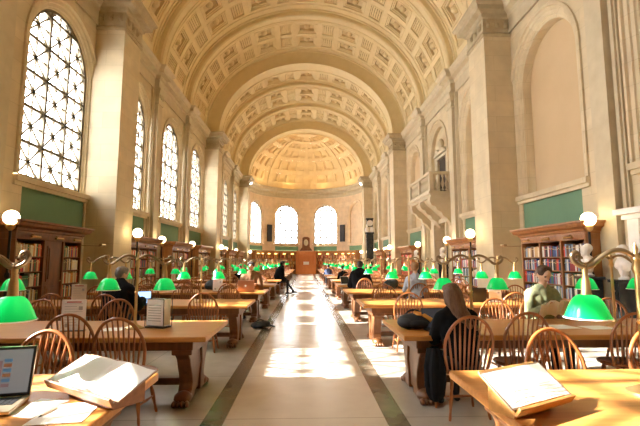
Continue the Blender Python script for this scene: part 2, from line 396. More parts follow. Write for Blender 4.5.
# ------------------------------------------------------------------ vault
def VP(t, y, off=0, a=HW, b=5.93): return (-(a+off)*math.cos(t), y, ZS+(b+off)*math.sin(t))   # t: 0 left .. PI right
ce = MB()
def ring(mb, t0,t1,y0,y1,o0, T0,T1,Y0_,Y1_,o1, n=3):
    for i in range(n):
        a,b = t0+(t1-t0)*i/n, t0+(t1-t0)*(i+1)/n; A,B = T0+(T1-T0)*i/n, T0+(T1-T0)*(i+1)/n
        mb.quad(VP(a,y0,o0),VP(b,y0,o0),VP(B,Y0_,o1),VP(A,Y0_,o1)); mb.quad(VP(a,y1,o0),VP(b,y1,o0),VP(B,Y1_,o1),VP(A,Y1_,o1))
    mb.quad(VP(t0,y0,o0),VP(t0,y1,o0),VP(T0,Y1_,o1),VP(T0,Y0_,o1)); mb.quad(VP(t1,y0,o0),VP(t1,y1,o0),VP(T1,Y1_,o1),VP(T1,Y0_,o1))
def patch(mb, t0,t1,y0,y1,o, n=3):
    for i in range(n):
        a,b = t0+(t1-t0)*i/n, t0+(t1-t0)*(i+1)/n; mb.quad(VP(a,y0,o),VP(b,y0,o),VP(b,y1,o),VP(a,y1,o))
def coffer(mb, t0,t1,y0,y1):
    def s(k, ky): return (t0+k, t1-k, y0+ky, y1-ky)
    lv = [(0,0,0),(0,0,-.03),(.012,.08,-.03),(.012,.08,.03),(.024,.17,.03),(.024,.17,.08),(.034,.25,.08),(.034,.25,.22)]
    for (k0,q0,o0),(k1,q1,o1) in zip(lv,lv[1:]):
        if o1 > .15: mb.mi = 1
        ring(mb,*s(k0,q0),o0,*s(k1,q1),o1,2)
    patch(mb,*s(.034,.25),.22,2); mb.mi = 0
    tm,ym = (t0+t1)/2,(y0+y1)/2; p = Vector(VP(tm,ym,.19)); mb.ball(p, .20, 10, 6)
def panel(mb, t0,t1,y0,y1):
    def s(k, ky): return (t0+k, t1-k, y0+ky, y1-ky)
    lv = [(0,0,0),(0,0,-.02),(.008,.06,-.02),(.008,.06,.06)]
    for (k0,q0,o0),(k1,q1,o1) in zip(lv,lv[1:]): ring(mb,*s(k0,q0),o0,*s(k1,q1),o1,2)
    patch(mb,*s(.008,.06),.06,2)
    w = (t1-t0-.016)/5
    for k in range(5):
        a = t0+.008+k*w+w*.22; b = t0+.008+(k+1)*w-w*.22
        ring(mb,a,b,y0+.12,y1-.12,.06,a+.003,b-.003,y0+.15,y1-.15,-.01,1); patch(mb,a+.003,b-.003,y0+.15,y1-.15,-.01,1)
def vault_section(y0, y1):
    L = y1-y0; m = (L-2*1.2-.32)/2
    rows = [(y0+m,y0+m+1.2),(y0+m+1.52,y0+m+2.72)]
    cells = []
    for k in range(-3,4): cells.append((R(90+22.5*k-5.6),R(90+22.5*k+5.6),'c'))
    for k in range(-4,4): cells.append((R(90+22.5*k+11.25-3.4),R(90+22.5*k+11.25+3.4),'p'))
    cells.sort()
    prev = 0
    for t0,t1,kind in cells:
        patch(ce, prev, t0, y0, y1, 0, 2)
        ys = y0
        for a,b in rows:
            patch(ce, t0, t1, ys, a, 0, 2); ys = b
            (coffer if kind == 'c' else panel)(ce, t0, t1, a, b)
        patch(ce, t0, t1, ys, y1, 0, 2); prev = t1
    patch(ce, prev, PI, y0, y1, 0, 2)
    # rope mouldings beside the coffers
    for y in (y0+m-.22, y1-m+.22):
        for i in range(40):
            a,b = PI*i/40, PI*(i+1)/40
            for (ya,oa),(yb,ob) in (((-.05,0),(-.03,-.05)),((-.03,-.05),(.03,-.05)),((.03,-.05),(.05,0))):
                ce.quad(VP(a,y+ya,oa),VP(b,y+ya,oa),VP(b,y+yb,ob),VP(a,y+yb,ob))
RIB = .35
edges = []
bounds = [(-1.4,'P'),(4.15,'S'),(9.07,'S'),(13.35,'P'),(18.8,'S'),(23.75,'S'),(28.3,'P'),(33.65,'S'),(38.6,'S'),(43.15,'P')]
for (a,ka),(b,kb) in zip(bounds,bounds[1:]):
    y0 = a+PT if ka=='P' else a+RIB; y1 = b if kb=='P' else b-RIB
    vault_section(y0,y1)
for i in range(40): ce.quad(VP(PI*i/40,Y0-.2),VP(PI*(i+1)/40,Y0-.2),VP(PI*(i+1)/40,-1.4),VP(PI*i/40,-1.4))
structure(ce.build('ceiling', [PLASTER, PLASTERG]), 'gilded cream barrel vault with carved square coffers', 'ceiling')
tn = 2
def arch_band(name, y0, y1, prof, label, mat):
    mb = MB(); n = 56      # prof: (y, inward offset) ; radial section
    for i in range(n):
        a,b = PI*i/n, PI*(i+1)/n
        for p,q in zip(prof,prof[1:]): mb.quad(VP(a,p[0],-p[1]),VP(b,p[0],-p[1]),VP(b,q[0],-q[1]),VP(a,q[0],-q[1]))
    return structure(mb.build(name, mat), label, 'arch')
for j,y in enumerate(PY):
    e = y+PT; D = .92
    pr = [(y,-.1),(y,0),(y-.05,.0),(y-.05,.06),(y,.08),(y,D-.16),(y-.04,D-.14),(y-.04,D),(y+.2,D),(y+.22,D-.05),(e-.22,D-.05),(e-.2,D),(e+.04,D),(e+.04,D-.14),(e,D-.16),(e,-.1)]
    arch_band('trim_%d'%tn, y, e, pr, 'broad plain plaster arch crossing the vault above the %s pair of piers'%['rearmost','first','second','third'][j], PLASTER); tn += 1
for j,y in enumerate(PIL):
    a,b = y-RIB,y+RIB
    pr = [(a-.12,-.01),(a-.12,.06),(a,.06),(a,.26),(a+.07,.34),(a+.16,.34),(a+.18,.29),(b-.18,.29),(b-.16,.34),(b-.07,.34),(b,.26),(b,.06),(b+.12,.06),(b+.12,-.01)]
    arch_band('trim_%d'%tn, a, b, pr, 'slender moulded rib of the vault, %s from the viewer'%ORD[j+1], PLASTER); tn += 1

# half dome
dm = MB(); RZ = 5.15
def DP(p, l, off=0): 
    r = RA+off; rz = RZ+off
    return (r*math.sin(p)*math.cos(l), YC+r*math.cos(p)*math.cos(l), ZS+rz*math.sin(l))
def dpatch(p0,p1,l0,l1,o,n=3,m=3):
    for i in range(n):
        for j in range(m):
            a,b = p0+(p1-p0)*i/n,p0+(p1-p0)*(i+1)/n; c,d = l0+(l1-l0)*j/m,l0+(l1-l0)*(j+1)/m
            dm.quad(DP(a,c,o),DP(b,c,o),DP(b,d,o),DP(a,d,o))
def dcell(p0,p1,l0,l1,dp):
    kp, kl = (p1-p0)*.09, (l1-l0)*.10
    lv = [(0,0),(0,-.03),(1,-.03),(1,.05),(1.8,.05),(1.8,dp)]
    for (k0,o0),(k1,o1) in zip(lv,lv[1:]):
        A = [(p0+kp*k0,l0+kl*k0),(p1-kp*k0,l0+kl*k0),(p1-kp*k0,l1-kl*k0),(p0+kp*k0,l1-kl*k0)]
        B = [(p0+kp*k1,l0+kl*k1),(p1-kp*k1,l0+kl*k1),(p1-kp*k1,l1-kl*k1),(p0+kp*k1,l1-kl*k1)]
        for i in range(4):
            j=(i+1)%4
            for s_ in range(2):
                f0,f1 = s_/2,(s_+1)/2
                mix = lambda P,Q,f:(P[0]+(Q[0]-P[0])*f,P[1]+(Q[1]-P[1])*f)
                dm.quad(DP(*mix(A[i],A[j],f0),o0),DP(*mix(A[i],A[j],f1),o0),DP(*mix(B[i],B[j],f1),o1),DP(*mix(B[i],B[j],f0),o1))
    dpatch(p0+kp*1.8,p1-kp*1.8,l0+kl*1.8,l1-kl*1.8,dp,2,2)
lat = [R(0),R(8),R(20),R(24),R(38),R(42),R(54),R(57),R(66),R(69),R(80),R(90)]
nseg = 16
for i in range(nseg):
    p0,p1 = -PI/2+PI*i/nseg, -PI/2+PI*(i+1)/nseg; w = (p1-p0)
    wide = i%4 in (1,2); g = .06 if wide else .16
    q0,q1 = p0+w*g,p1-w*g
    for j in range(len(lat)-1):
        l0,l1 = lat[j],lat[j+1]
        if j in (1,3,5,7,9):
            dpatch(p0,q0,l0,l1,0,1,2); dpatch(q1,p1,l0,l1,0,1,2); dcell(q0,q1,l0,l1,.12 if wide else .06)
        else: dpatch(p0,p1,l0,l1,0,2,1)
# raised meridian ribs
for i in range(5):
    p = -PI/2+PI*i/4
    for j in range(30):
        a,b = R(2)+R(70)*j/30, R(2)+R(70)*(j+1)/30; w=.05
        dm.quad(DP(p-w,a,-.07),DP(p+w,a,-.07),DP(p+w,b,-.07),DP(p-w,b,-.07)); dm.quad(DP(p-w,a,0),DP(p-w,a,-.07),DP(p-w,b,-.07),DP(p-w,b,0)); dm.quad(DP(p+w,a,0),DP(p+w,a,-.07),DP(p+w,b,-.07),DP(p+w,b,0))
# arch wall joining third pier arch to the dome
n=48
for i in range(n):
    a,b = PI*i/n,PI*(i+1)/n
    def E(t,y,rx,rz): return (-rx*math.cos(t), y, ZS+rz*math.sin(t))
    for (y0_,x0_,z0_),(y1_,x1_,z1_) in (((44.38,7.0,6.1),(44.9,7.0,6.1)),((44.9,7.0,6.1),(44.9,5.95,5.0)),((44.9,5.95,5.0),(45.0,5.93,4.98)),((45.0,5.93,4.98),(45.2,6.1,5.15))):
        dm.quad(E(a,y0_,x0_,z0_),E(b,y0_,x0_,z0_),E(b,y1_,x1_,z1_),E(a,y1_,x1_,z1_))
structure(dm.build('ceiling_apse', DOMEM), 'coffered half dome over the apse, glowing warm yellow', 'ceiling')

# ------------------------------------------------------------------ entablature, piers, pilasters
ENT = [(0,9.12),(.05,9.12),(.05,9.22),(.02,9.24),(.02,9.60),(.08,9.64),(.10,9.74),(.28,9.80),(.30,9.94),(.40,10.04),(.42,10.10),(-.3,10.12)]
def ent_rect(mb, x0,x1,y0,y1, prof=ENT):
    for p,q in zip(prof,prof[1:]):
        A = [(x0-p[0],y0-p[0],p[1]),(x1+p[0],y0-p[0],p[1]),(x1+p[0],y1+p[0],p[1]),(x0-p[0],y1+p[0],p[1])]
        B = [(x0-q[0],y0-q[0],q[1]),(x1+q[0],y0-q[0],q[1]),(x1+q[0],y1+q[0],q[1]),(x0-q[0],y1+q[0],q[1])]
        for i in range(4): mb.quad(A[i],A[(i+1)%4],B[(i+1)%4],B[i])
for s,sn in ((-1,ROWW),(1,ROWB)):
    mb = MB(); mb.M = Matrix.Diagonal((s,1,1,1))
    ent_rect(mb, HW-.03, HW+.6, Y0-1, 45.3)
    # little bosses in the frieze between pilasters
    structure(mb.build('trim_%d'%tn, TRIM), 'moulded stone entablature running along the %s below the vault'%sn, 'cornice'); tn += 1
    for j,y in enumerate(PY):
        mb = MB(); mb.M = Matrix.Diagonal((s,1,1,1))
        mb.box(XP,HW+.05,y,y+PT,0.0,9.14); mb.mi = 1
        ent_rect(mb, XP, HW+.6, y, y+PT)
        ent_rect(mb, XP, HW+.05, y, y+PT, [(0,8.98),(.04,9.0),(.05,9.05),(.03,9.1),(0,9.12)])
        ent_rect(mb, XP, HW+.05, y, y+PT, [(0.10,0),(.10,.35),(.06,.38),(.06,.45),(0,.5)])
        mb.m = [(2 if (mb.mi and max(mb.v[i][2] for i in f) < 1) else m_) for m_, f in zip(mb.m, mb.f)]
        for k_ in range(3):
            yy = y+.2+.35*k_
            mb.box(XP-.06,XP,yy-.06,yy+.06,9.28,9.52); mb.ball((XP-.06,yy,9.36),.07,8,6)
            xx = XP+.14+.3*k_; mb.box(xx-.05,xx+.05,y-.06,y,9.28,9.52); mb.ball((xx,y-.06,9.36),.065,8,6)
        structure(mb.build('trim_%d'%tn, [STONE,CAPM,TRIM]), 'massive square limestone pier, %s from the viewer on the %s'%(['rearmost','first','second','third'][j],sn), 'pier'); tn += 1
    for j,y in enumerate(PIL):
        if s==1 and False: continue
        mb = MB(); mb.M = Matrix.Diagonal((s,1,1,1))
        mb.box(HW-.07,HW+.02,y-.48,y+.48,0.0,9.12); mb.box(HW-.24,HW,y-.27,y+.27,0.0,9.13)
        for e_ in (-.38,.38): mb.box(HW-.12,HW,y+e_-.05,y+e_+.05,0,9.12)
        ent_rect(mb, HW-.24, HW+.6, y-.27, y+.27)
        ent_rect(mb, HW-.24, HW+.6, y-.27, y+.27, [(0,8.45),(.05,8.48),(.05,8.54),(.02,8.56),(.03,8.8),(.10,9.0),(.13,9.1),(.13,9.14)])
        for yy in (-.2,0,.2): mb.ball((HW-.28,y+yy,8.86),(.07,.08,.14),8,6)
        ent_rect(mb, HW-.24, HW+.1, y-.27, y+.27, [(0.08,0),(.08,.3),(0,.4)])
        structure(mb.build('trim_%d'%tn, TRIM), 'slim limestone pilaster with carved capital, %s from the viewer on the %s'%(ORD[j+1],sn), 'pilaster'); tn += 1

# ------------------------------------------------------------------ balcony and doorways
c = 21.5; XB = 5.77
bal = empty('balcony', (0,c,0)); tag(bal, 'white stone balustraded balcony bracketed out from the wall between two pilasters', 'balcony')
mb = MB(); L0,L1 = -1.95,1.95
for (z0,z1,p) in ((4.52,4.60,-.06),(4.60,4.68,.0),(4.68,4.78,.06)): mb.box(XB-p,HW,L0-p,L1+p,z0,z1)
mb.build('floor_slab', TRIM, bal)
mb = MB(); mb.box(XB-.03,XB+.19,L0-.03,L1+.03,5.6,5.72)
for y in (L0,L1-.16): mb.box(XB+.19,HW,y-.03,y+.19,5.6,5.72)
mb.build('handrail', TRIM, bal)
mb = MB()
for y in (L0,L1-.2,-.1): mb.box(XB-.01,XB+.19,y,y+.2,4.78,5.6)
for y in (L0,L1-.2): mb.box(HW-.12,HW,y,y+.2,4.78,5.6)
mb.box(XB,XB+.16,L0,L1,4.78,4.86)
mb.build('corner_pier', TRIM, bal)
bp = [(.04,0),(.065,.02),(.065,.06),(.035,.1),(.03,.14),(.06,.22),(.078,.32),(.055,.42),(.032,.52),(.03,.6),(.05,.64),(.065,.70),(.065,.76)]
bm = MB(); bm.lathe(bp, (0,0,0), 10); b0 = bm.build('baluster', TRIM, bal, smooth=40)
pos = [(XB+.09,L0+.2+.17*(i+.5)) for i in range(9)]+[(XB+.09,.1+.17*(i+.5)) for i in range(9)]+[(XB+.19+.18*(i+.5),L0+.09) for i in range(4)]+[(XB+.19+.18*(i+.5),L1-.09) for i in range(4)]
for i,(x,y) in enumerate(pos):
    o = b0 if i==0 else b0.copy()
    if i: COL.objects.link(o)
    o.location = (x,y,4.84)
for y in (-1.72,0.0,1.72):
    mb = MB(); pf = [(HW,4.52),(XB+.02,4.52),(XB,4.30),(XB+.08,4.14),(XB+.24,4.08),(XB+.34,3.90),(XB+.52,3.82),(XB+.62,3.62),(XB+.80,3.52),(HW-.06,3.25),(HW,3.2)]
    mb.M = Matrix(((1,0,0,0),(0,1,0,y),(0,0,1,0),(0,0,0,1)))
    mb.prism([(p[0],p[1]) for p in pf], -.18,.18,'y'); mb.build('bracket', TRIM, bal)
mb = MB(); mb.prism([(HW,4.52),(XB+.2,4.52),(XB+.35,4.3),(XB+.6,4.1),(HW,3.7)], -1.6,1.6,'y'); mb.build('coved_soffit', TRIM, bal)
# door above the balcony with a pediment
dr = empty('door_2',(HW+.32,c,4.75)); structure(dr,'small pedimented doorway inside the arched niche above the balcony','door')
mb = MB()
for y in (-.85,.65): mb.box(-.14,0,y,y+.2,0,2.1)
mb.box(-.18,0,-.95,.95,2.1,2.25); mb.prism([(-1.05,2.28),(1.05,2.28),(.35,2.62),(.3,2.45),(-.3,2.45),(-.35,2.62)],-.25,0,'x')
mb.lathe([(.08,2.45),(.14,2.55),(.2,2.75),(.16,2.95),(.06,3.1)],(-.12,0,0),10)
mb.build('door_surround', TRIM, dr)
mb = MB(); mb.box(-.03,-.01,-.65,.65,0,2.1); mb.build('door_shade_panel', DARKROOM, dr)  # dark panel set in place of the unlit depth behind the doorway
c = 21.3
dr = empty('door_1',(HW,c,0)); structure(dr,'tall stone-framed doorway under the balcony','door')
mb = MB()
for y in (-1.1,.9): mb.box(-.1,.02,y,y+.2,0,3.4)
mb.box(-.12,.02,-1.15,1.15,3.4,3.6); mb.build('door_surround', TRIM, dr)
mb = MB(); mb.box(.5,.56,-.9,.9,0,2.5)
for y in (-.45,.45):
    for z in (.25,1.35): mb.box(.47,.5,y-.3,y+.3,z,z+.9)
mb.build('door_leaf', DARKWOOD, dr)
sg = MB(); sg.box(HW+.38,HW+.42,c-.42,c+.42,2.62,2.95); tag(sg.build('exit_sign', pmat('red_sign',(0.35,0.06,0.03),.5)), 'small red sign hung in the doorway below the balcony', 'sign')
# first doorway of the balcony side, close to the viewer
cn = 6.87
dr = empty('door_3',(HW,cn,0)); structure(dr,'white stone door surround in the wall niche beside the first pilaster','door')
mb = MB()
for y in (-1.75,1.45): mb.box(-.16,.02,y,y+.3,0,2.4)
mb.box(-.2,.02,-1.85,1.85,2.4,2.5); mb.box(-.3,.02,-1.95,1.95,2.5,2.62); mb.box(-.1,.02,-1.45,1.45,2.1,2.4)
mb.build('door_surround', MARBLE, dr)
mb = MB(); mb.box(-.02,.03,-1.45,1.45,0,2.1)
for y in (-.72,.72):
    for z in (.2,1.15): mb.box(-.05,-.02,y-.55,y+.55,z,z+.8)
mb.build('door_leaf', TRIM, dr)

# ------------------------------------------------------------------ bookcases and books
BOOKCOLS = [('dark green',(0.04,0.16,0.08)),('maroon',(0.30,0.03,0.03)),('red',(0.65,0.06,0.03)),('tan',(0.62,0.42,0.20)),('cream',(0.82,0.75,0.56)),
            ('navy',(0.03,0.07,0.24)),('brown',(0.16,0.07,0.025)),('orange',(0.72,0.28,0.05)),('black',(0.02,0.02,0.022)),('grey-blue',(0.24,0.36,0.50)),('white',(0.78,0.76,0.70)),('olive',(0.20,0.18,0.05))]
BM = []
for n_,c_ in BOOKCOLS:
    m = pmat('cover_'+n_.replace(' ','_'), c_, .55); mb = MB()
    # unit book: spine toward -Y, thickness in x 1, depth 1, height 1, lower left corner origin
    mb.box(0,1,0,.06,0,1); mb.box(0,.10,0,1,0,1); mb.box(.90,1,0,1,0,1); mb.mi = 1; mb.box(.10,.90,.05,.96,.02,.97); mb.mi = 2
    mb.box(.2,.8,-.004,0,.70,.76)
    BM.append((n_, mb, m))
GOLDT = pmat('gold_tooling',(0.75,0.58,0.25),.4)
BMESH = []
for n_,mb,m in BM:
    o = mb.build('book', [m, PAPER, GOLDT]); BMESH.append((n_, o.data)); bpy.data.objects.remove(o)
stuffbooks = MB(); BMATS = [m for _,_,m in BM]
def bookcase(loc, rz, secs, D, rows, rowh, wood, label, indiv_rows, key, pals, H=2.45, case='bookcase'):
    """local: x along the wall, front at y=0 facing -y, depth to y=D. secs = list of (kind, width)"""
    W = sum(w for _,w in secs); root = empty(case, loc, rz); tag(root, label, 'bookcase')
    top = H-.42; mb = MB()
    mb.box(0,W,D-.03,D,0,H-.25); mb.box(0,W,.0,D,0,.12); mb.box(0,W,0,D,top,H-.22)
    x = 0
    for i,(k,w) in enumerate(secs):
        mb.box(x-.03 if i else 0, x+.03 if i else .05, 0, D, 0, top); x += w
    mb.box(W-.05,W,0,D,0,top); mb.build('carcass', wood, root, bevel=.006)
    mb = MB()
    pr = [(0,0),(.02,.0),(.02,.05),(.05,.07),(.06,.12),(.16,.16),(.18,.22),(.22,.25),(.22,.29),(0,.30)]
    z0 = H-.30
    for p,q in zip(pr,pr[1:]):
        A = [(-p[0],-p[0],z0+p[1]),(W+p[0],-p[0],z0+p[1]),(W+p[0],D,z0+p[1]),(-p[0],D,z0+p[1])]
        B = [(-q[0],-q[0],z0+q[1]),(W+q[0],-q[0],z0+q[1]),(W+q[0],D,z0+q[1]),(-q[0],D,z0+q[1])]
        for i in range(3 if False else 4): mb.quad(A[i],A[(i+1)%4],B[(i+1)%4],B[i])
    mb.quad((0,0,H),(W,0,H),(W,D,H),(0,D,H)); mb.build('cornice', wood, root)
    M = Matrix.Translation(loc) @ Matrix.Rotation(rz,4,'Z')
    x = 0
    for si,(k,w) in enumerate(secs):
        if k == 'door':
            d = MB(); d.box(x+.05,x+w-.05,.03,.08,.12,top)
            for (a,b) in ((.25,.95),(1.05,top-.12)):
                d.box(x+.14,x+w-.14,.015,.03,a,b); d.box(x+.2,x+w-.2,.0,.015,a+.06,b-.06)
            dd = d.build('door', DARKWOOD, root); h = MB(); h.ball((x+w-.1,.0,1.05),.02,8,6); h.build('knob', BRASS, dd)
        else:
            for r in range(rows):
                zt = top-.04-rowh*(r+1)
                if zt < .1: break
                sh = MB(); sh.box(x+.03,x+w-.03,.02,D-.03,zt-.02,zt); sh.build('shelf', wood, root)
                bx = x+.05; bi = 0
                while bx < x+w-.10:
                    th = rnd.uniform(.04,.062) if r in indiv_rows else rnd.uniform(.035,.055)
                    hh = rowh-.03-rnd.uniform(.01,.07); dp = rnd.uniform(.17,.22)
                    if bx+th > x+w-.05: break
                    ci = rnd.choice(pals[(r+si)%len(pals)])
                    if r in indiv_rows:
                        bi += 1
                        o = bpy.data.objects.new('book', BMESH[ci][1]); COL.objects.link(o)
                        o.matrix_world = M @ Matrix.Translation((bx,.04,zt)) @ Matrix.Diagonal((th-.003,dp,hh,1))
                        tag(o, '%s book, %s from left on %s shelf, %s'%(BOOKCOLS[ci][0],ORD[bi],ORD[r+1],key[si]), 'book', 'books on the %s shelf from the top, %s'%(ORD[r+1],key[si]))
                    else:
                        stuffbooks.M = M; stuffbooks.mi = ci; stuffbooks.box(bx,bx+th-.003,.04,.04+dp,zt,zt+hh)
                    bx += th
        # brass picture light on the frieze
        if w > .6:
            p = MB(); p.tube([(x+w/2-.16,-.10,H-.36),(x+w/2+.16,-.10,H-.36)],.028,8); p.tube([(x+w/2,-.10,H-.36),(x+w/2,-.02,H-.30)],.012,6)
            p.build('picture_light', LITLAMP if H > 2.6 else BRASS, root)
        x += w
    return root
warm = [[4,3,7,3,4,0,10,2],[1,3,2,4,0,7,8],[6,2,3,0,2,4,5,7],[6,3,11,1,8,4,10]]
cool = [[9,4,10,3,6,0],[5,9,1,10,8,4],[5,10,9,2,8,6],[0,5,9,10,8,1]]
# window side, first bay: local x runs from far to near when seen from the hall -> rotate +90 deg puts local x along +Y... front faces +X
# front normal -y rotated by +90deg becomes +x : good for the window side; local x -> +Y
bookcase((-6.22,9.38,0), R(90), [('s',1.07),('door',.80),('s',.86)], .55, 6, .34, CASEDARK, 'long dark oak bookcase with a panelled door between two shelved bays', (0,1,2,3),
         ['near bay of case with door','none','far bay of case with door'], warm)
# balcony side: rotate -90 : front -x, local x -> -Y
bookcase((6.22,12.2,0), R(-90), [('s',.95),('s',.95),('s',.95)], .55, 6, .34, CASEWOOD, 'wide oak bookcase full of mixed books behind the marble bust', (0,1,2),
         ['far bay of case behind bust','middle bay of case behind bust','near bay of case behind bust'], cool)
for c in [c for c in CEN if c > 12]:
    nm = BAYN[round(c,2)]
    bookcase((-6.22,c-1.45,0), R(90), [('s',.95),('s',1.0),('s',.95)], .55, 6, .34, CASEWOOD, 'oak bookcase under the %s window of the window wall'%nm, (), ['']*3, warm if c<25 else [[3,4,6,7]])
    if abs(c-21.66) > .1 and c < 40:
        bookcase((6.22,c+1.45,0), R(-90), [('s',.95),('s',1.0),('s',.95)], .55, 6, .34, CASEWOOD, 'oak bookcase under the %s niche of the wall with the balcony'%nm, (), ['']*3, cool if c<25 else [[2,2,7,1]])
# apse bookcases, on the curve
for j,a in enumerate((-67,-45,-22.5,22.5,45,67)):
    r = RA-.62; W = 2.0
    ctr = Vector((r*math.sin(R(a)), YC+r*math.cos(R(a)), 0)); rz = -R(a)
    o = ctr - Vector((W/2*math.cos(rz), W/2*math.sin(rz), 0))
    bookcase(tuple(o), rz, [('s',1.0),('s',1.0)], .45, 6, .36, CASEWOOD, 'curved-apse oak bookcase, %s of six counted from the window wall'%ORD[j+1], (), ['']*2, [[6,1,3,7]], H=2.7)
stuffbooks.M = Matrix()
sb = stuffbooks.build('books', BMATS); tag(sb, 'rows of small mixed-colour books on the lower and more distant shelves', 'books', kind='stuff')

# central portal of the apse
po = empty('wooden_portal', (0,YC+RA-1.3,0)); po.scale = (1.12,1,.97); tag(po, 'bright reddish wooden panelled booth in the middle of the apse', 'booth')
mb = MB()
for x in (-1.05,.9): mb.box(x,x+.15,0,.5,0,2.6)
mb.box(-1.05,1.05,0,.5,2.3,2.6); mb.box(-1.15,1.15,-.08,.55,2.6,2.72); mb.box(-.9,.9,.3,.5,0,2.3); mb.build('frame', ORANGEWOOD, po)
mb = MB()
for x in (-.62,0,.62):
    for z in (.15,.9,1.6): mb.box(x-.26,x+.26,.24,.3,z,z+.6)
mb.build('panel', ORANGEWOOD, po)
mb = MB(); mb.box(-.9,.9,-.35,.1,0,1.05); mb.box(-.95,.95,-.42,.15,1.05,1.1); mb.build('counter', ORANGEWOOD, po)
mb = MB(); mb.box(-.3,.35,-.25,-.1,1.1,1.45); tag(mb.build('paper_stack', PAPER, None, loc=po.location), 'white notices standing on the booth counter', 'papers')
cr = empty('carved_crest', (0,YC+RA-1.1,2.72)); tag(cr, 'dark carved crest with an oval relief standing on the booth', 'sculpture')
mb = MB(); mb.prism([(-.75,0),(.75,0),(.5,.35),(.4,.4),(-.4,.4),(-.5,.35)],0,.3,'y'); mb.build('plinth', DARKWOOD, cr)
mb = MB(); mb.prism([(-.45,.4),(.45,.4),(.42,1.5),(.2,1.62),(-.2,1.62),(-.42,1.5)],.05,.25,'y'); mb.build('frame', DARKWOOD, cr)
mb = MB(); mb.ball((0,.0,.95),(.26,.1,.38),14,10); mb.ball((.05,-.06,1.12),(.1,.08,.12)); mb.ball((-.03,-.05,.85),(.16,.08,.16)); mb.build('relief', TRIM, cr, smooth=60)

for j,s in enumerate((-1,1)):
    a = R(45)*s; o = empty('wall_speaker', (.985*RA*math.sin(a), YC+.985*RA*math.cos(a), 3.75), -a)
    tag(o, 'tall dark column loudspeaker between two apse windows, %s half'%('window-wall' if s<0 else 'balcony-side'), 'speaker')
    mb = MB(); mb.box(-.32,.32,-.16,.02,0,1.95); mb.build('cabinet', BLACKP, o, bevel=.02)
    mb = MB(); mb.box(-.27,.27,-.18,-.16,.06,1.89); mb.build('grille', pmat('speaker_cloth',(0.05,0.05,0.055),.9), o)

# tall black clock by the third pier
ck = empty('standing_clock', (6.3,42.2,0)); tag(ck, 'very tall black marble clock column with a pale sculpted head beside the third pier', 'clock')
mb = MB(); mb.box(-.45,.45,-.3,.3,0,1.0); mb.box(-.34,.34,-.22,.22,1.0,4.3); mb.box(-.42,.42,-.28,.28,4.2,4.35); mb.box(-.3,.3,-.2,.2,4.9,5.7); mb.box(-.36,.36,-.26,.26,5.6,5.75); mb.build('case', BLACKMARBLE, ck, bevel=.02)
mb = MB(); mb.lathe([(.3,-.02),(.3,.02)],(0,-.24,5.25),20,axis=(0,-1,0)); mb.build('dial', MARBLE, ck)
mb = MB(); mb.ball((-.28,-.2,4.62),(.2,.16,.3)); mb.ball((.2,-.2,4.6),(.2,.16,.28)); mb.ball((-.28,-.22,5.0),(.11,.11,.14)); mb.build('figure', MARBLE, ck, smooth=60)

for s,sn in ((-1,'dark case with the panelled door'),(1,'wide oak case behind the bust')):
    o = empty('wall_sconce',(s*6.12,12.72,1.98)); tag(o,'small brass lamp bracket beside the end of the %s'%sn,'wall lamp')
    mb = MB(); mb.tube([(-s*.12,0,.0),(s*.7,.0,.02)],.012,6); mb.build('bracket_arm', BRASSD, o)
    mb = MB(); mb.tube([(-s*.2,-.12,.03),(-s*.2,.12,.03)],.03,8); mb.lathe([(.02,-.02),(.05,.0),(.03,.06)],(-s*.12,0,0),10); mb.build('lamp_head', BRASSD, o)
# ------------------------------------------------------------------ globe lamps on the walls
gl = empty('globe_lamp', (0,0,0)); tag(gl, 'x', 'floor lamp', 'black standard lamps with white globes')
mb = MB(); mb.lathe([(.17,0),(.17,.05),(.10,.10),(.07,.25),(.035,.35)],n=12); mb.build('base', BLACKM, gl, smooth=40)
mb = MB(); mb.tube([(0,0,.3),(0,0,2.22)],.026,8); mb.lathe([(.045,1.2),(.05,1.25),(.045,1.3)],n=10); mb.build('pole', BLACKM, gl, smooth=40)
mb = MB(); mb.lathe([(.03,2.18),(.08,2.24),(.09,2.30),(.07,2.33)],n=12); mb.build('collar', BRASS, gl, smooth=40)
mb = MB(); mb.ball((0,0,2.46),.155,20,14); mb.build('globe', GLOBE, gl, smooth=180)
gt = kids_tree(gl); first = True
for s,sn in ((-1,ROWW),(1,ROWB)):
    for j,(x,y) in enumerate([(6.22,9.2),(5.55,14.3),(6.24,18.8),(6.24,23.75),(5.66,28.95),(6.24,33.65),(6.24,38.6),(5.66,43.8)]):
        lab = 'white globe lamp on a black pole, %s from the viewer along the %s'%(ORD[j+1],sn)
        if first: gl.location = (s*x,y,0); gl['label'] = lab; first = False
        else: copy_tree(gl, (s*x,y,0), 0, lab, tree=gt)

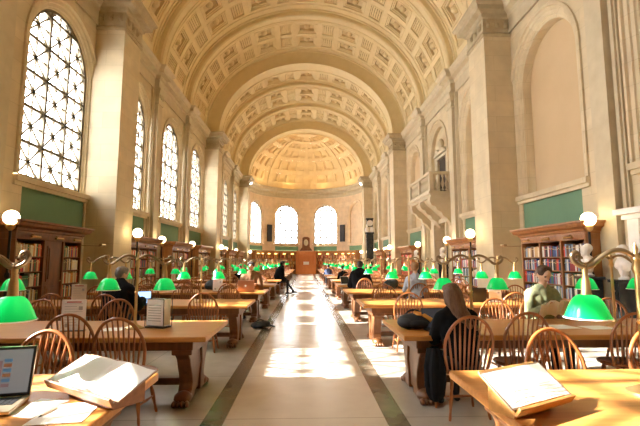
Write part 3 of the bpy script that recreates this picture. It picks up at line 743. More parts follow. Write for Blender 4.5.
# ------------------------------------------------------------------ tables
def table_end(y0):
    mb = MB()
tb = empty('reading_table'); tag(tb,'x','table','long oak reading tables in two files')
TL = 4.45; TW = 1.29   # local: x from 0 (aisle end) to TL, y centred
mb = MB(); mb.box(0,TL,-TW/2,TW/2,.705,.76); mb.build('tabletop', TABLEW, tb, bevel=.012)
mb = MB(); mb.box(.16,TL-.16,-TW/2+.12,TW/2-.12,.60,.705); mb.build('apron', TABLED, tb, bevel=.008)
def pedestal(x):
    mb = MB()
    for s in (-1,1):
        pf = [(.10,.6),(.46,.6),(.47,.54),(.40,.48),(.36,.40),(.30,.30),(.27,.20),(.30,.13),(.38,.10),(.38,.03),(.10,.03),(.12,.2),(.18,.34),(.14,.48)]
        mb.prism([(s*a,b) for a,b in pf], x-.075, x+.075, 'x')
    mb.box(x-.05,x+.05,-.2,.2,.06,.6); mb.box(x-.11,x+.11,-.48,.48,.54,.6)
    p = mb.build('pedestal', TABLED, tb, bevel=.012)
    for s in (-1,1):
        f = MB(); f.ball((x,s*.36,.07),(.10,.12,.07),10,8)
        for k in (-1.5,-.5,.5,1.5): f.ball((x+k*.045,s*.47,.035),(.026,.05,.035),8,6)
        f.build('paw_foot', TABLED, p, smooth=60)
pedestal(.29); pedestal(TL-.29)
mb = MB(); mb.box(.29,TL-.29,-.06,.06,.12,.2); mb.build('stretcher', TABLED, tb, bevel=.01)
tbt = kids_tree(tb)
TY = [2.54]+[5.255+3.16*k for k in range(0,12)]      # table centre lines
first = True
for i,y in enumerate(TY):
    for s,sn in ((-1,ROWW),(1,ROWB)):
        lab = 'oak reading table with paw-foot pedestals, %s row from viewer, %s'%(ORD[i+1],sn)
        loc = (s*1.04,y,0); rz = 0 if s>0 else PI
        if first: tb.location = loc; tb.rotation_euler = (0,0,rz); tb['label'] = lab; first = False
        else: copy_tree(tb, loc, rz, lab, tree=tbt)

# ------------------------------------------------------------------ brass table lamps
def arm_pts(s):
    ctrl = [(0,.0,.80),(.05,0,.845),(.12,0,.86),(.19,0,.835),(.25,0,.79),(.29,0,.755),(.34,0,.75),(.39,0,.775),(.41,0,.815),(.39,0,.845),(.365,0,.835),(.365,0,.81)]
    return [(s*x,y,z) for x,y,z in ctrl]
def smooth_pts(p, n=3):
    for _ in range(n-1):
        q = [p[0]]
        for a,b in zip(p,p[1:]):
            a_,b_ = Vector(a),Vector(b); q += [tuple(a_*.75+b_*.25), tuple(a_*.25+b_*.75)]
        p = q+[p[-1]]
    return p
SHP = [(.030,.140),(.055,.134),(.076,.116),(.094,.086),(.110,.050),(.122,.018),(.131,0)]
def table_lamp(name, lit=True):
    L = empty(name); tag(L,'x','table lamp','brass two-armed reading lamps with green glass shades')
    m = MB(); m.lathe([(.11,0),(.11,.012),(.07,.03),(.03,.05),(.02,.08)],n=14); m.build('base', BRASS, L, smooth=40)
    m = MB(); m.tube([(0,0,.05),(0,0,.82)],.017,8); m.lathe([(.014,.40),(.024,.42),(.014,.44)],n=10); m.lathe([(.014,.7),(.03,.74),(.02,.78),(.03,.80),(.012,.84),(.016,.86),(.003,.90)],n=10); m.build('post', BRASS, L, smooth=40)
    for s in (-1,1):
        a = MB(); a.tube(smooth_pts(arm_pts(s),3),.0155,8); ar = a.build('arm', BRASSD, L, smooth=60)
        k = MB(); k.lathe([(.012,.77),(.018,.74),(.016,.70),(.024,.66),(.03,.585),(.034,.575)],(s*.33,0,0),10); k.build('socket', BRASS, ar, smooth=40)
        sh = MB(); n=24
        sh.lathe(SHP, (s*.33,0,.445), n); sh.f = sh.f[:-2]; sh.m = sh.m[:-2]
        so = sh.build('shade', SHADE, L, smooth=60)
        tr = MB(); tr.tube([(s*.33+.131*math.cos(2*PI*t/24),.131*math.sin(2*PI*t/24),.445) for t in range(25)],.004,5,False); tr.build('rim', SHADEW, so)
        b = MB(); b.ball((s*.33,0,.52),.028,8,6); b.build('bulb', BULB, so, smooth=180)
    return L
tl = table_lamp('table_lamp'); tlt = kids_tree(tl); first = True
for i,y in enumerate(TY):
    for s,sn in ((-1,ROWW),(1,ROWB)):
        for k,x in enumerate((2.05,3.80) if i == 0 else (2.01,3.78)):
            lab = 'two-shade brass lamp, %s from aisle, %s row table, %s'%(ORD[k+1],ORD[i+1],sn)
            loc = (s*x,y+(.07 if i==0 else -.03),.76)
            if first: tl.location = loc; tl['label'] = lab; first = False
            else: copy_tree(tl, loc, 0, lab, tree=tlt)

# ------------------------------------------------------------------ Windsor chairs
def chair(parts=True):
    C = empty('windsor_chair') if parts else None
    pieces = {}
    seat = MB(); n=24
    def outline(k, z):
        pts=[]
        for i in range(n):
            a = 2*PI*i/n; x = .235*math.copysign(abs(math.cos(a))**.75, math.cos(a)); y = .215*math.copysign(abs(math.sin(a))**.75, math.sin(a))
            pts.append((x*k*(1+.06*(y>0)), y*k, z))
        return pts
    rings = [outline(.86,.415),outline(.98,.43),outline(1,.445),outline(.97,.46),outline(.7,.452),outline(.3,.446)]
    for i,rg in enumerate(rings[:-1]):
        for j in range(n): seat.quad(rg[j],rg[(j+1)%n],rings[i+1][(j+1)%n],rings[i+1][j])
    seat.add(rings[0],[tuple(range(n))[::-1]]); seat.add(rings[-1],[tuple(range(n))])
    # bow
    def bowpt(t):     # t 0..PI
        w = .265 if math.sin(t) > .35 else .265-.045*(1-math.sin(t)/.35)
        x = -math.cos(t)*w; z = .45+.555*math.sin(t)**.62 if 0<math.sin(t) else .45
        y = -.165-.13*(z-.45)/.55
        return (x,y,z)
    bow = MB(); P = [bowpt(PI*i/22) for i in range(23)]; P[0] = (-.20,-.16,.445); P[-1] = (.20,-.16,.445); bow.tube(P,.016,8)
    legs = []
    LP = [(.012,0),(.016,.03),(.013,.08),(.020,.16),(.0215,.22),(.013,.27),(.018,.30),(.020,.38),(.013,.44)]
    for sx in (-1,1):
        for sy in (-1,1):
            top = Vector((sx*.135,sy*.12,.43)); bot = Vector((sx*.205,sy*.195,0)); l = MB()
            ax = (top-bot); q = [(r,z*ax.length/.44) for r,z in LP]; l.lathe(q, tuple(bot), 7, axis=tuple(ax)); legs.append(l)
    st = []
    def at(sx,sy,z): f=z/.43; return (sx*(.205-.07*f),sy*(.195-.075*f),z)
    for sx in (-1,1): m_ = MB(); m_.tube([at(sx,-1,.17),((at(sx,0,.17)[0]),0,.17),at(sx,1,.17)],[.009,.016,.009],6); st.append(m_)
    m_ = MB(); m_.tube([at(-1,0,.17),(0,0,.17),at(1,0,.17)],[.009,.016,.009],6); st.append(m_)
    sp = []
    for k in range(9):
        u = (k-4)/4; xb = u*.155; xt = u*.215; t = math.acos(max(-1,min(1,-xt/.265))); b = bowpt(t)
        m_ = MB(); m_.tube([(xb,-.175,.45),((xb+xt)/2,(-.175+b[1])/2,.45+(b[2]-.45)/2),(xt,b[1],b[2])],[.0085,.011,.007],6); sp.append(m_)
    if parts:
        seat.build('seat', CHAIRW, C, smooth=50); bow.build('back_bow', CHAIRW, C, smooth=60)
        for l in legs: l.build('leg', CHAIRW, C, smooth=60)
        for l in st: l.build('stretcher', CHAIRW, C, smooth=60)
        for l in sp: l.build('spindle', CHAIRW, C, smooth=60)
        return C
    a = MB()
    for m_ in [seat,bow]+legs+st+sp:
        o = len(a.v); a.v += m_.v; a.f += [tuple(i+o for i in f) for f in m_.f]; a.m += m_.m
    return a.build('windsor_chair', CHAIRW, None, smooth=50)
ch = chair(True); tag(ch,'x','chair','bow-back windsor chairs'); cht = kids_tree(ch)
chs = chair(False); tag(chs,'x','chair','bow-back windsor chairs')
used = [False,False]
def put_chair(x, y, rz, label, near=True):
    i = 0 if near else 1
    if not used[i]:
        used[i] = True; o = ch if near else chs; o.location = (x,y,0); o.rotation_euler = (0,0,rz); o['label'] = label; return o
    if near: return copy_tree(ch,(x,y,0),rz,label,tree=cht)
    o = chs.copy(); COL.objects.link(o); o.location = (x,y,0); o.rotation_euler = (0,0,rz); o['label'] = label; return o
# hand-placed chairs of the first rows: (x, y centre, rz, side, what)
def clabel(side, row, k, far): return 'wooden windsor chair, %s from aisle, %s edge of %s row table, %s'%(ORD[k],'far' if far else 'near',ORD[row],side)
near_list = [
 # row 1 far side (chairs face the viewer)
 (-2.03,3.20,PI-.1,ROWW,1,1,True),(-2.86,3.52,PI+.25,ROWW,1,2,True),(-3.75,3.4,PI,ROWW,1,3,True),
 (1.98,3.16,PI+.12,ROWB,1,1,True),(2.82,3.2,PI-.1,ROWB,1,2,True),(3.8,3.3,PI,ROWB,1,3,True),
 # row 2 near side
 (-1.76,4.50,-.08,ROWW,2,1,False),(-2.45,4.82,.1,ROWW,2,2,False),(-3.4,4.55,0,ROWW,2,3,False),(-4.4,4.5,0.1,ROWW,2,4,False),
 (1.60,4.52,.05,ROWB,2,1,False),(2.34,4.80,.0,ROWB,2,2,False),(3.50,4.75,-.1,ROWB,2,3,False),(4.4,4.6,.1,ROWB,2,4,False),
 # row 2 far side
 (-2.62,5.93,PI+.05,ROWW,2,1,True),(-3.72,5.95,PI-.1,ROWW,2,2,True),(-4.6,6.0,PI,ROWW,2,3,True),
 (2.72,5.90,PI,ROWB,2,1,True),(3.38,6.05,PI+.08,ROWB,2,2,True),(4.4,5.9,PI,ROWB,2,3,True),
 # row 3 near side
 (-1.75,7.68,.05,ROWW,3,1,False),(-3.22,7.40,-.05,ROWW,3,2,False),(-4.2,7.6,0,ROWW,3,3,False),
 (1.76,7.65,0,ROWB,3,1,False),(2.6,7.6,.1,ROWB,3,2,False),(3.6,7.6,-.05,ROWB,3,3,False),
]
for x,y,rz,side,row,k,far in near_list: put_chair(x,y,rz,clabel(side,row,k,far))
for i,y in enumerate(TY):
    if i < 2: continue
    for s,sn in ((-1,ROWW),(1,ROWB)):
        for far in (False,True):
            if i == 2 and not far: continue
            for k,x in enumerate((1.75,2.72,3.65,4.6)):
                if rnd.random() < .10 and (i,s,k) not in ((3,1,1),(4,1,0)): continue
                jx = rnd.uniform(-.1,.1); jy = rnd.uniform(-.12,.15); a = rnd.uniform(-.2,.2)
                yy = y-(TW/2+.22)-max(jy,-.02) if not far else y+(TW/2+.22)+max(jy,-.02)
                put_chair(s*x+jx, yy, a+(PI if far else 0), clabel(sn,i+1,k+1,far), near=(i < 4))

# ------------------------------------------------------------------ open books, laptop and papers on the first tables
def open_book(name, cx, cy, rz, w, d, z0, tilt, label, wood, gutter, standname):
    """x across, y away from reader; lies tilted on a wedge stand"""
    st = empty('book_stand', (cx,cy,.76), rz); tag(st, standname, 'book stand')
    rise = d*math.sin(tilt); run = d*math.cos(tilt)
    mb = MB(); mb.prism([(-run/2+.03,0),(run/2,0),(run/2,z0+rise-.02),(-run/2+.03,z0-.01)], -w*.31, w*.31,'x'); mb.build('wedge', wood, st, bevel=.004)
    mb = MB(); mb.M = Matrix.Translation((0,-run/2,z0)) @ Matrix.Rotation(tilt,4,'X')
    mb.box(-w*.46,w*.46,-.03,d,-.005,.012); mb.box(-w*.46,w*.46,-.045,-.03,-.005,.045); mb.build('ledge', wood, st, bevel=.003)
    bk_ = empty(name, (cx,cy,.76), rz); tag(bk_, label, 'book')
    M = Matrix.Translation((0,-run/2,z0)) @ Matrix.Rotation(tilt,4,'X') @ Matrix.Translation((0,-.02,.016))
    mb = MB(); mb.M = M; mb.box(-w/2,w/2,0,d,0,.006); mb.build('cover', pmat('cover_'+name,(0.30,0.20,0.13),.6), bk_)
    for s in (-1,1):
        mb = MB(); mb.M = M; n = 10; top=[]
        for i in range(n+1):
            t = i/n; top.append((s*t*(w/2-.012), .006+gutter*(math.sin(PI*min(1,t*1.15+.08))*.75+.25*(1-t)) ))
        poly = [(0,.006)]+top+[(s*(w/2-.006),.006)]
        mb.prism(poly, .008, d-.008, 'y'); pg = mb.build('page_block', PAPER, bk_, smooth=40)
        if name == 'magazine':
            ln = MB(); ln.M = M
            for r_ in range(4):
                y = d*.42-r_*.022
                a = s*(w*.09); b = s*(w*.43) if (r_*7)%3 else s*(w*.34)
                zz = .006+gutter*.98+.002
                ln.mi = 0
                ln.quad((a,y,zz+.001),(b,y,zz-.001),(b,y-.005,zz-.001),(a,y-.005,zz+.001))
            ln.build('print', pmat('pale_ink',(0.6,0.57,0.5),.8), pg)
    return bk_
STW = pmat('stand_oak',(0.30,0.12,0.04),.35,noise=.2,nscale=8,stretch=(1,4,4))
open_book('atlas', -1.16,2.60, R(-35), .73,.25, .075, R(26), 'big open atlas with thick cream pages lying tilted next to the laptop', STW, .018, 'wooden wedge stand under the big open atlas')
open_book('magazine', 1.155,2.34, R(28), .50,.23, .07, R(35), 'open sunlit book with white pages on the sloping stand, balcony-side first table', pmat('stand_honey',(0.60,0.30,0.09),.35,noise=.2,nscale=8,stretch=(1,4,4)), .006, 'honey-coloured sloping stand beneath the sunlit white book')
# laptop
lp = empty('laptop', (-1.775,2.56,.76), R(13)); lp.scale = (1.13,1.13,1.13); tag(lp, 'open silver-edged laptop showing a grey web page beside the big atlas', 'laptop')
ALU = pmat('laptop_aluminium',(0.62,0.50,0.36),.35,.8)
mb = MB(); mb.box(-.18,.18,-.24,0,.004,.022); mb.build('base', ALU, lp, bevel=.004)
kb = MB()
for r_ in range(5):
    for k_ in range(12): kb.box(-.155+k_*.026,-.155+k_*.026+.022,-.045-r_*.024,-.045-r_*.024+.019,.022,.025)
kb.build('keyboard', BLACKP, lp)
mb = MB(); mb.box(-.05,.05,-.225,-.175,.022,.0235); mb.build('trackpad', BLACKP, lp)
tl_ = Matrix.Translation((0,.0,.02)) @ Matrix.Rotation(R(-14),4,'X')
mb = MB(); mb.M = tl_; mb.box(-.18,.18,0,.008,0,.245); sc_ = mb.build('screen_lid', ALU, lp, bevel=.003)
mb = MB(); mb.M = tl_; mb.box(-.176,.176,-.002,0,.004,.241); mb.build('bezel', BLACKP, sc_)
SCR = pmat('screen_grey',(0.08,0.08,0.08),.5,emit=(0.30,0.29,0.29),estr=.22)
SCD = pmat('screen_dark',(0.05,0.03,0.03),.3,emit=(0.12,0.07,0.07),estr=.6)
SCB = pmat('screen_thumb',(0.06,0.12,0.2),.3,emit=(0.12,0.22,0.36),estr=.15)
SCO = pmat('screen_thumb_warm',(0.2,0.08,0.04),.3,emit=(0.3,0.15,0.08),estr=.15)
mb = MB(); mb.M = tl_; mb.box(-.165,.165,-.0035,-.002,.018,.228); mb.mi = 1; mb.box(-.15,.035,-.005,-.0035,.06,.175)
for r_ in range(6): mb.mi = 2+(r_%2) if r_ < 5 else 1; mb.box(.042,.078,-.005,-.0035,.168-r_*.024,.184-r_*.024)
mb.build('display', [SCR,SCD,SCB,SCO], sc_)
# papers & pen
def paper(pts, z, label, name='paper_sheet', mat=PAPER):
    c_ = Vector((sum(p[0] for p in pts)/4,sum(p[1] for p in pts)/4,z)); mb = MB()
    mb.prism([(p[0]-c_.x,p[1]-c_.y) for p in pts],0,.0015,'z'); o = mb.build(name, mat, None, loc=c_); tag(o,label,'paper'); return o
paper([(-1.56,2.36),(-1.38,2.30),(-1.34,2.58),(-1.52,2.62)],.7604,'white sheet of paper lying between the laptop and the atlas')
paper([(-1.36,2.20),(-1.10,2.24),(-1.14,2.56),(-1.38,2.50)],.7622,'loose page lying beneath the pen in front of the atlas')
pn = empty('pen',(-1.335,2.39,.768),R(84)); tag(pn,'black-tipped pen lying on the loose page','pen')
mb = MB(); mb.tube([(-.07,0,0),(.05,0,0)],.004,8); mb.build('barrel', PAPERC, pn); mb = MB(); mb.tube([(-.09,0,0),(-.07,0,0)],[.001,.0042],8); mb.build('tip', BLACKP, pn)
paper([(1.98,2.05),(2.2,2.12),(2.12,2.40),(1.92,2.33)],.7604,'blank white sheet lying farther along the sunlit first table')
paper([(2.85,5.0),(3.25,5.05),(3.2,5.35),(2.85,5.3)],.7604,'white papers spread on the table before the man in olive')
paper([(3.32,4.95),(3.65,5.0),(3.6,5.25),(3.3,5.22)],.7604,'white sheet beside the spread papers, under the large green shade')
paper([(-2.35,5.0),(-2.1,5.05),(-2.12,5.3),(-2.36,5.26)],.7604,'white sheet next to the lamp base on the second window-side table')

# sign holders
def sign(x,y,z,w,h,rz,label,lines=True,mat=PAPER,name='table_sign'):
    o = empty(name,(x,y,z),rz); tag(o,label,'sign')
    mb = MB(); mb.box(-w/2,w/2,-.004,.004,0,h); mb.build('card', mat, o)
    mb = MB(); mb.box(-w/2,w/2,-.04,.04,0,.008); mb.build('foot', BLACKP, o)
    if lines:
        mb = MB()
        for i in range(9):
            zz = h*.86-i*h*.085; mb.box(-w*.38,w*(.36-.12*((i*5)%3)),-.0055,-.004,zz,zz+.004)
        mb.mi = 1; mb.box(-w*.3,w*.3,-.0055,-.004,h*.90,h*.94); mb.mi = 0; mb.box(-w*.34,-w*.16,-.0055,-.004,h*.12,h*.24); mb.box(w*.2,w*.36,-.0055,-.004,h*.66,h*.78)
        mb.build('print', [INK,INKRED], o)
    return o
sign(-2.64,5.06,.76,.26,.35,.1,'printed white notice standing on the second window-side table')
sign(-4.18,8.15,.76,.27,.36,.0,'printed cream notice on the third window-side table behind the man in black', mat=PAPERC)
sign(3.62,8.2,.76,.24,.26,0,'white printed notice on the third balcony-side table beside the black laptop')
sign(-2.3,11.4,.76,.25,.33,0,'white notice on the fourth window-side table')
bh = empty('brochure_holder',(-1.76,5.28,.76),-.35); tag(bh,'wire rack packed with white brochures on the second window-side table','brochure rack')
mb = MB()
for k_ in range(5): mb.box(-.125,.125,-.055+k_*.024,-.04+k_*.024,.03,.335)
mb.build('brochure', PAPER, bh)
mb = MB(); mb.box(-.13,.13,-.07,.08,0,.02)
for x in (-.13,.13):
    mb.tube([(x,-.07,.01),(x,-.075,.34),(x,.08,.34),(x,.08,.01)],.005,6)
mb.tube([(-.13,-.075,.34),(.13,-.075,.34)],.005,6); mb.build('rack', BLACKM, bh)
mb = MB()
for i in range(7): mb.box(-.1,.08,-.058,-.055,.08+i*.03,.088+i*.03)
mb.build('print', INK, bh)

def laptop_back(x,y,rz,label,lidmat,screen=None,w=.34,h=.23,tilt=14):
    """user sits at +y of the base when rz=0 (lid back faces -y)"""
    o = empty('laptop',(x,y,.76),rz); tag(o,label,'laptop')
    mb = MB(); mb.box(-w/2,w/2,0,.23,.002,.02); mb.build('base', lidmat, o, bevel=.003)
    T = Matrix.Translation((0,0,.018)) @ Matrix.Rotation(R(tilt),4,'X')
    mb = MB(); mb.M = T; mb.box(-w/2,w/2,-.008,0,0,h); l_ = mb.build('screen_lid', lidmat, o, bevel=.003)
    mb = MB(); mb.M = T; mb.box(-w/2+.012,w/2-.012,0,.002,.012,h-.012); mb.build('display', screen or BLACKP, l_)
    return o
COPPER = pmat('copper_lid',(0.55,0.27,0.16),.4,.3)
lo = laptop_back(-1.52,11.1,0,'copper-coloured laptop lid turned to the aisle in front of the man in brown',COPPER,w=.42,h=.29)
mb = MB(); mb.ball((0,-.095,.16),(.024,.004,.028),10,6); mb.build('badge', PAPER, lo)
laptop_back(1.52,5.02,PI+.15,'dark laptop open in front of the long-haired woman',BLACKP,pmat('screen_black',(0.03,0.03,0.035),.2,emit=(0.03,0.03,0.035),estr=.5))
laptop_back(-2.98,7.98,PI+.3,'laptop with a bright blue screen in front of the man in black',BLACKP,pmat('screen_blue',(0.2,0.4,0.7),.3,emit=(0.30,0.50,0.80),estr=1.2))
laptop_back(3.30,8.25,0,'black laptop lid standing on the third balcony-side table',BLACKP,w=.32,h=.27)
laptop_back(1.32,14.45,PI+.6,'pale silver laptop at the aisle end before the hunched man in black',pmat('silver_lid',(0.6,0.6,0.6),.3,.6),w=.36,h=.26)

# bags
def bag(name, x,y,z, rz, label, size=(.42,.3,.2), accent=True, mat=None):
    o = empty(name,(x,y,z),rz); tag(o,label,'bag'); m = mat or pmat('black_nylon',(0.02,0.022,0.027),.7)
    mb = MB(); a,b,h = size
    mb.ball((0,0,h*.46),(a*.5,b*.5,h*.46),18,12); mb.ball((a*.2,0,h*.6),(a*.3,b*.42,h*.4),14,10); mb.ball((-a*.28,-b*.1,h*.38),(a*.26,b*.36,h*.36),14,10); mb.build('body', m, o, smooth=60)
    mb = MB(); mb.ball((-a*.05,-b*.38,h*.35),(a*.3,b*.2,h*.28),14,10); mb.build('pocket', m, o, smooth=60)
    if accent:
        mb = MB(); mb.tube([(-a*.05,-b*.05,h*.93),(a*.12,-b*.3,h*.82),(a*.3,-b*.42,h*.55)],.03,8); mb.ball((a*.08,-b*.2,h*.86),(.07,.05,.03)); mb.build('lining', pmat('orange_lining',(0.62,0.27,0.04),.7), o, smooth=60)
    mb = MB(); mb.tube(smooth_pts([(-a*.3,b*.1,h*.7),(-a*.1,b*.2,h*1.08),(a*.15,b*.2,h*1.05),(a*.3,b*.1,h*.7)],3),.012,6); mb.tube(smooth_pts([(a*.3,-b*.3,h*.3),(a*.65,-b*.4,.03),(a*.75,-b*.2,.02),(a*.5,b*.1,h*.3)],3),.012,6); mb.build('strap', m, o, smooth=60)
    return o
bag('backpack',1.30,5.14,.76,.2,'black backpack with orange lining flopped on the aisle end of the second table',(.44,.34,.19))
bag('backpack',-2.55,12.0,.76,0,'dark rounded bag standing on a table beneath a green shade, window side',(.42,.3,.30),False)
bag('backpack',2.35,11.9,.76,0,'dark rounded bag standing on a table beneath a green shade, balcony side',(.42,.3,.30),False)
bag('backpack',-1.05,10.25,0,.3,'black bag dropped on the floor by the fourth window-side table',(.45,.32,.16),False)

# ------------------------------------------------------------------ busts on the balcony side
def bust(x,y,rz,label,ph,plabel):
    p = empty('bust_pedestal',(x,y,0),rz); tag(p,plabel,'pedestal')
    mb = MB(); mb.box(-.24,.24,-.24,.24,0,.12); mb.box(-.19,.19,-.19,.19,.12,ph-.06); mb.box(-.23,.23,-.23,.23,ph-.06,ph); mb.build('shaft', BLACKMARBLE, p, bevel=.01)
    b = empty('marble_bust',(x,y,ph),rz); tag(b,label,'bust')
    mb = MB(); mb.lathe([(.10,0),(.11,.03),(.07,.05),(.055,.09),(.09,.12)],n=16); mb.build('socle', MARBLE, b, smooth=40)
    prims = [((-.17,0,.28),(.17,0,.28),.10,.10),((0,0,.14),(0,.0,.30),.09,.15),((0,0,.30),(0,.02,.46),.065,.06)]
    o = remesh_body('figure', prims, [((0,.03,.56),(.082,.10,.125)),((0,.11,.53),(.02,.03,.03)),((0,.08,.47),(.05,.05,.05)),((0,-.01,.60),(.09,.10,.10)),((-.083,.01,.56),(.012,.02,.03)),((.083,.01,.56),(.012,.02,.03))], .012, [MARBLE], b)
def remesh_body(name, caps, ells, vox, mats, parent, classify=None, smooth=4):
    mb = MB()
    for c in caps:
        a,b = Vector(c[0]),Vector(c[1]); ra,rb = c[2],c[3]
        d = (b-a); 
        n_ = 4; mb.tube([a+d*(i/n_) for i in range(n_+1)],[ra+(rb-ra)*i/n_ for i in range(n_+1)],12); mb.ball(a,ra,12,8); mb.ball(b,rb,12,8)
    for e in ells: mb.ball(e[0],e[1],16,12)
    o = mb.build(name, mats[0], parent)
    rm = o.modifiers.new('r','REMESH'); rm.mode='VOXEL'; rm.voxel_size = vox
    sm = o.modifiers.new('s','SMOOTH'); sm.iterations = smooth; sm.factor = .5
    dg = bpy.context.evaluated_depsgraph_get(); dg.update()
    me = bpy.data.meshes.new_from_object(o.evaluated_get(dg)); o.modifiers.clear(); old = o.data; o.data = me; me.name = name
    me.materials.clear()
    for m in mats: me.materials.append(m)
    me.polygons.foreach_set('use_smooth',[True]*len(me.polygons))
    if classify: me.polygons.foreach_set('material_index',[classify(p.center) for p in me.polygons])
    me.update(); return o
bust(6.05,9.05,R(75),'white marble bust on black pedestal in front of the last third of the wide bookcase',1.22,'black marble pedestal under the bust in front of the wide bookcase')
bust(6.3,8.35,R(75),'white marble bust on black pedestal against the bare stone wall by the door surround',1.18,'black marble pedestal under the bust against the bare wall')
bust(6.1,19.0,R(75),'white marble bust near the doorway under the balcony',1.45,'black pedestal under the bust near the balcony doorway')
bust(6.1,23.6,R(75),'white marble bust beyond the balcony in front of the fourth bookcase',1.45,'black pedestal under the bust beyond the balcony')

# ------------------------------------------------------------------ people
SKIN = pmat('skin',(0.68,0.42,0.29),.5); 
def cloth(n,c): return pmat('cloth_'+n,c,.85,noise=.2,nscale=20)
LIPS = pmat('lips',(0.45,0.18,0.14),.5); EYE = pmat('eye',(0.05,0.03,0.02),.3)
def person(x,y,rz,label,top,legs,haircol,hair='short',lean=0.0,headyaw=0,headpitch=-15,hands=None,scale=1.0,vox=.013,legpose=None,hair_parts=None,shift=0,seat=.46,head_dx=0,bulk=0):
    """seated figure, local +y is where it faces; origin on the floor under the pelvis"""
    root = empty('person',(x,y,0),rz); root.scale = (scale,)*3; tag(root,label,'person')
    hz = seat+.09
    ly = math.sin(lean); lz = math.cos(lean)
    def up(d,f=0): return Vector((head_dx*d/.6, d*ly+f, hz+d*lz))
    pel = Vector((0,0,hz)); waist = up(.2); chest = up(.38,-.01); neck = up(.56); 
    hc = neck + Vector((head_dx*.3,.03+.5*ly*.1,.155))
    caps = []; kinds = []
    def cap(a,b,ra,rb,k):
        if k == 1: ra += bulk; rb += bulk
        caps.append((a,b,ra,rb)); kinds.append(k)
    S=0; T=1; G=2; B=3
    cap(pel+Vector((-.08,-.01,0)),pel+Vector((.08,-.01,0)),.125,.125,G)
    cap(pel+Vector((-.03,0,.05)),waist+Vector((-.04,0,0)),.13,.125,T); cap(pel+Vector((.03,0,.05)),waist+Vector((.04,0,0)),.13,.125,T)
    cap(waist+Vector((-.05,0,0)),chest+Vector((-.08,0,0)),.12,.115,T); cap(waist+Vector((.05,0,0)),chest+Vector((.08,0,0)),.12,.115,T)
    sh = up(.475,-.005)
    cap(sh+Vector((-.155,0,-.02)),sh+Vector((.155,0,-.02)),.072,.072,T); cap(chest,sh,.12,.09,T)
    cap(sh+Vector((-.10,0,.02)),neck+Vector((-.02,0,-.01)),.055,.05,T); cap(sh+Vector((.10,0,.02)),neck+Vector((.02,0,-.01)),.055,.05,T)
    cap(neck+Vector((0,0,-.04)),hc+Vector((0,-.01,-.06)),.055,.05,S)
    hd = hands or [(-.14,.40,.80),(.14,.40,.80)]
    for s,h in zip((-1,1),hd):
        h = Vector(h); a = sh+Vector((s*.175,0,-.02)); mid = (a+h)/2; dd = (h-a).length; bend = math.sqrt(max(.0,.285**2-(min(dd,.54)/2)**2))
        e = mid+Vector((s*.45,-.25,-.85)).normalized()*bend
        cap(a,e,.058,.045,T); cap(e,e+(h-e)*.88,.043,.03,T); w = e+(h-e)*.9; cap(e+(h-e)*.8,h,.026,.024,S)
        dr = (h-e).normalized(); side = Vector((0,0,1)).cross(dr)
        if side.length < .1: side = Vector((1,0,0))
        side.normalize()
        pm = h+dr*.05; cap(h-side*.018,pm-side*.022,.019,.017,S); cap(h+side*.018,pm+side*.022,.019,.017,S); cap(h,pm,.02,.018,S)
        for k,(o_,l_) in enumerate(((-.033,.052),(-.011,.064),(.011,.068),(.033,.058))):
            b0 = pm+side*o_; b1 = b0+dr*l_*.55+Vector((0,0,.002)); b2 = b1+dr*l_*.4+Vector((0,0,-.022)); cap(b0,b1,.0095,.009,S); cap(b1,b2,.009,.008,S)
        t0 = h+dr*.01-side*s*.02; t1 = t0+dr*.03-side*s*.03; t2 = t1+dr*.03-side*s*.008; cap(t0,t1,.012,.011,S); cap(t1,t2,.011,.009,S)
    lpz = legpose or [((-.11,.42,hz-.01),(-.12,.40,.10)),((.11,.42,hz-.01),(.12,.44,.10))]
    for s,(kn,an) in zip((-1,1),lpz):
        kn,an = Vector(kn),Vector(an); cap(pel+Vector((s*.09,0,-.01)),kn,.088,.062,G); cap(kn,an,.058,.042,G)
        fd = Vector((kn.x-pel.x,kn.y-pel.y,0)).normalized(); hl = an+Vector((0,0,-.055)); cap(hl-fd*.05,hl+fd*.13,.04,.034,B); cap(hl+fd*.13,hl+fd*.17,.034,.028,B)
    hM = Matrix.Translation(hc) @ Euler((R(headpitch),0,R(headyaw))).to_matrix().to_4x4()
    def hp(p): return hM @ Vector(p)
    cap(hp((0,.005,-.01)),hp((0,-.012,.035)),.078,.084,S); cap(hp((0,.02,-.055)),hp((0,.045,-.075)),.055,.038,S); cap(hp((0,.05,.0)),hp((0,.052,.045)),.052,.05,S)
    cap(hp((0,.093,.012)),hp((0,.112,-.022)),.008,.014,S); cap(hp((-.082,-.005,.0)),hp((-.084,-.01,-.03)),.014,.01,S); cap(hp((.082,-.005,.0)),hp((.084,-.01,-.03)),.014,.01,S)
    cap(hp((-.015,.090,-.050)),hp((.015,.090,-.050)),.0085,.0085,4); 
    for s in (-1,1): cap(hp((s*.031,.088,.012)),hp((s*.035,.088,.012)),.0085,.0085,5); cap(hp((s*.018,.098,.033)),hp((s*.045,.090,.033)),.008,.006,S)
    info = [(c[0],c[1]-c[0],(c[1]-c[0]).length_squared,c[2],c[3],k) for c,k in zip(caps,kinds)]
    def classify(p):
        best=9; kk=0
        for a,d,l2,ra,rb,k in info:
            t = 0 if l2 < 1e-9 else max(0,min(1,(p-a).dot(d)/l2)); q = (p-a-d*t).length-(ra+(rb-ra)*t)
            if k in (4,5): q -= .004
            if q < best: best=q; kk=k
        return kk
    remesh_body('body',caps,[],vox,[SKIN,top,legs,BLACKP,LIPS,EYE],root,classify,3)
    HM = pmat('hair',haircol,.6,noise=.3,nscale=90,stretch=(1,1,.06),ncol=tuple(c*.35 for c in haircol),bump=.6)
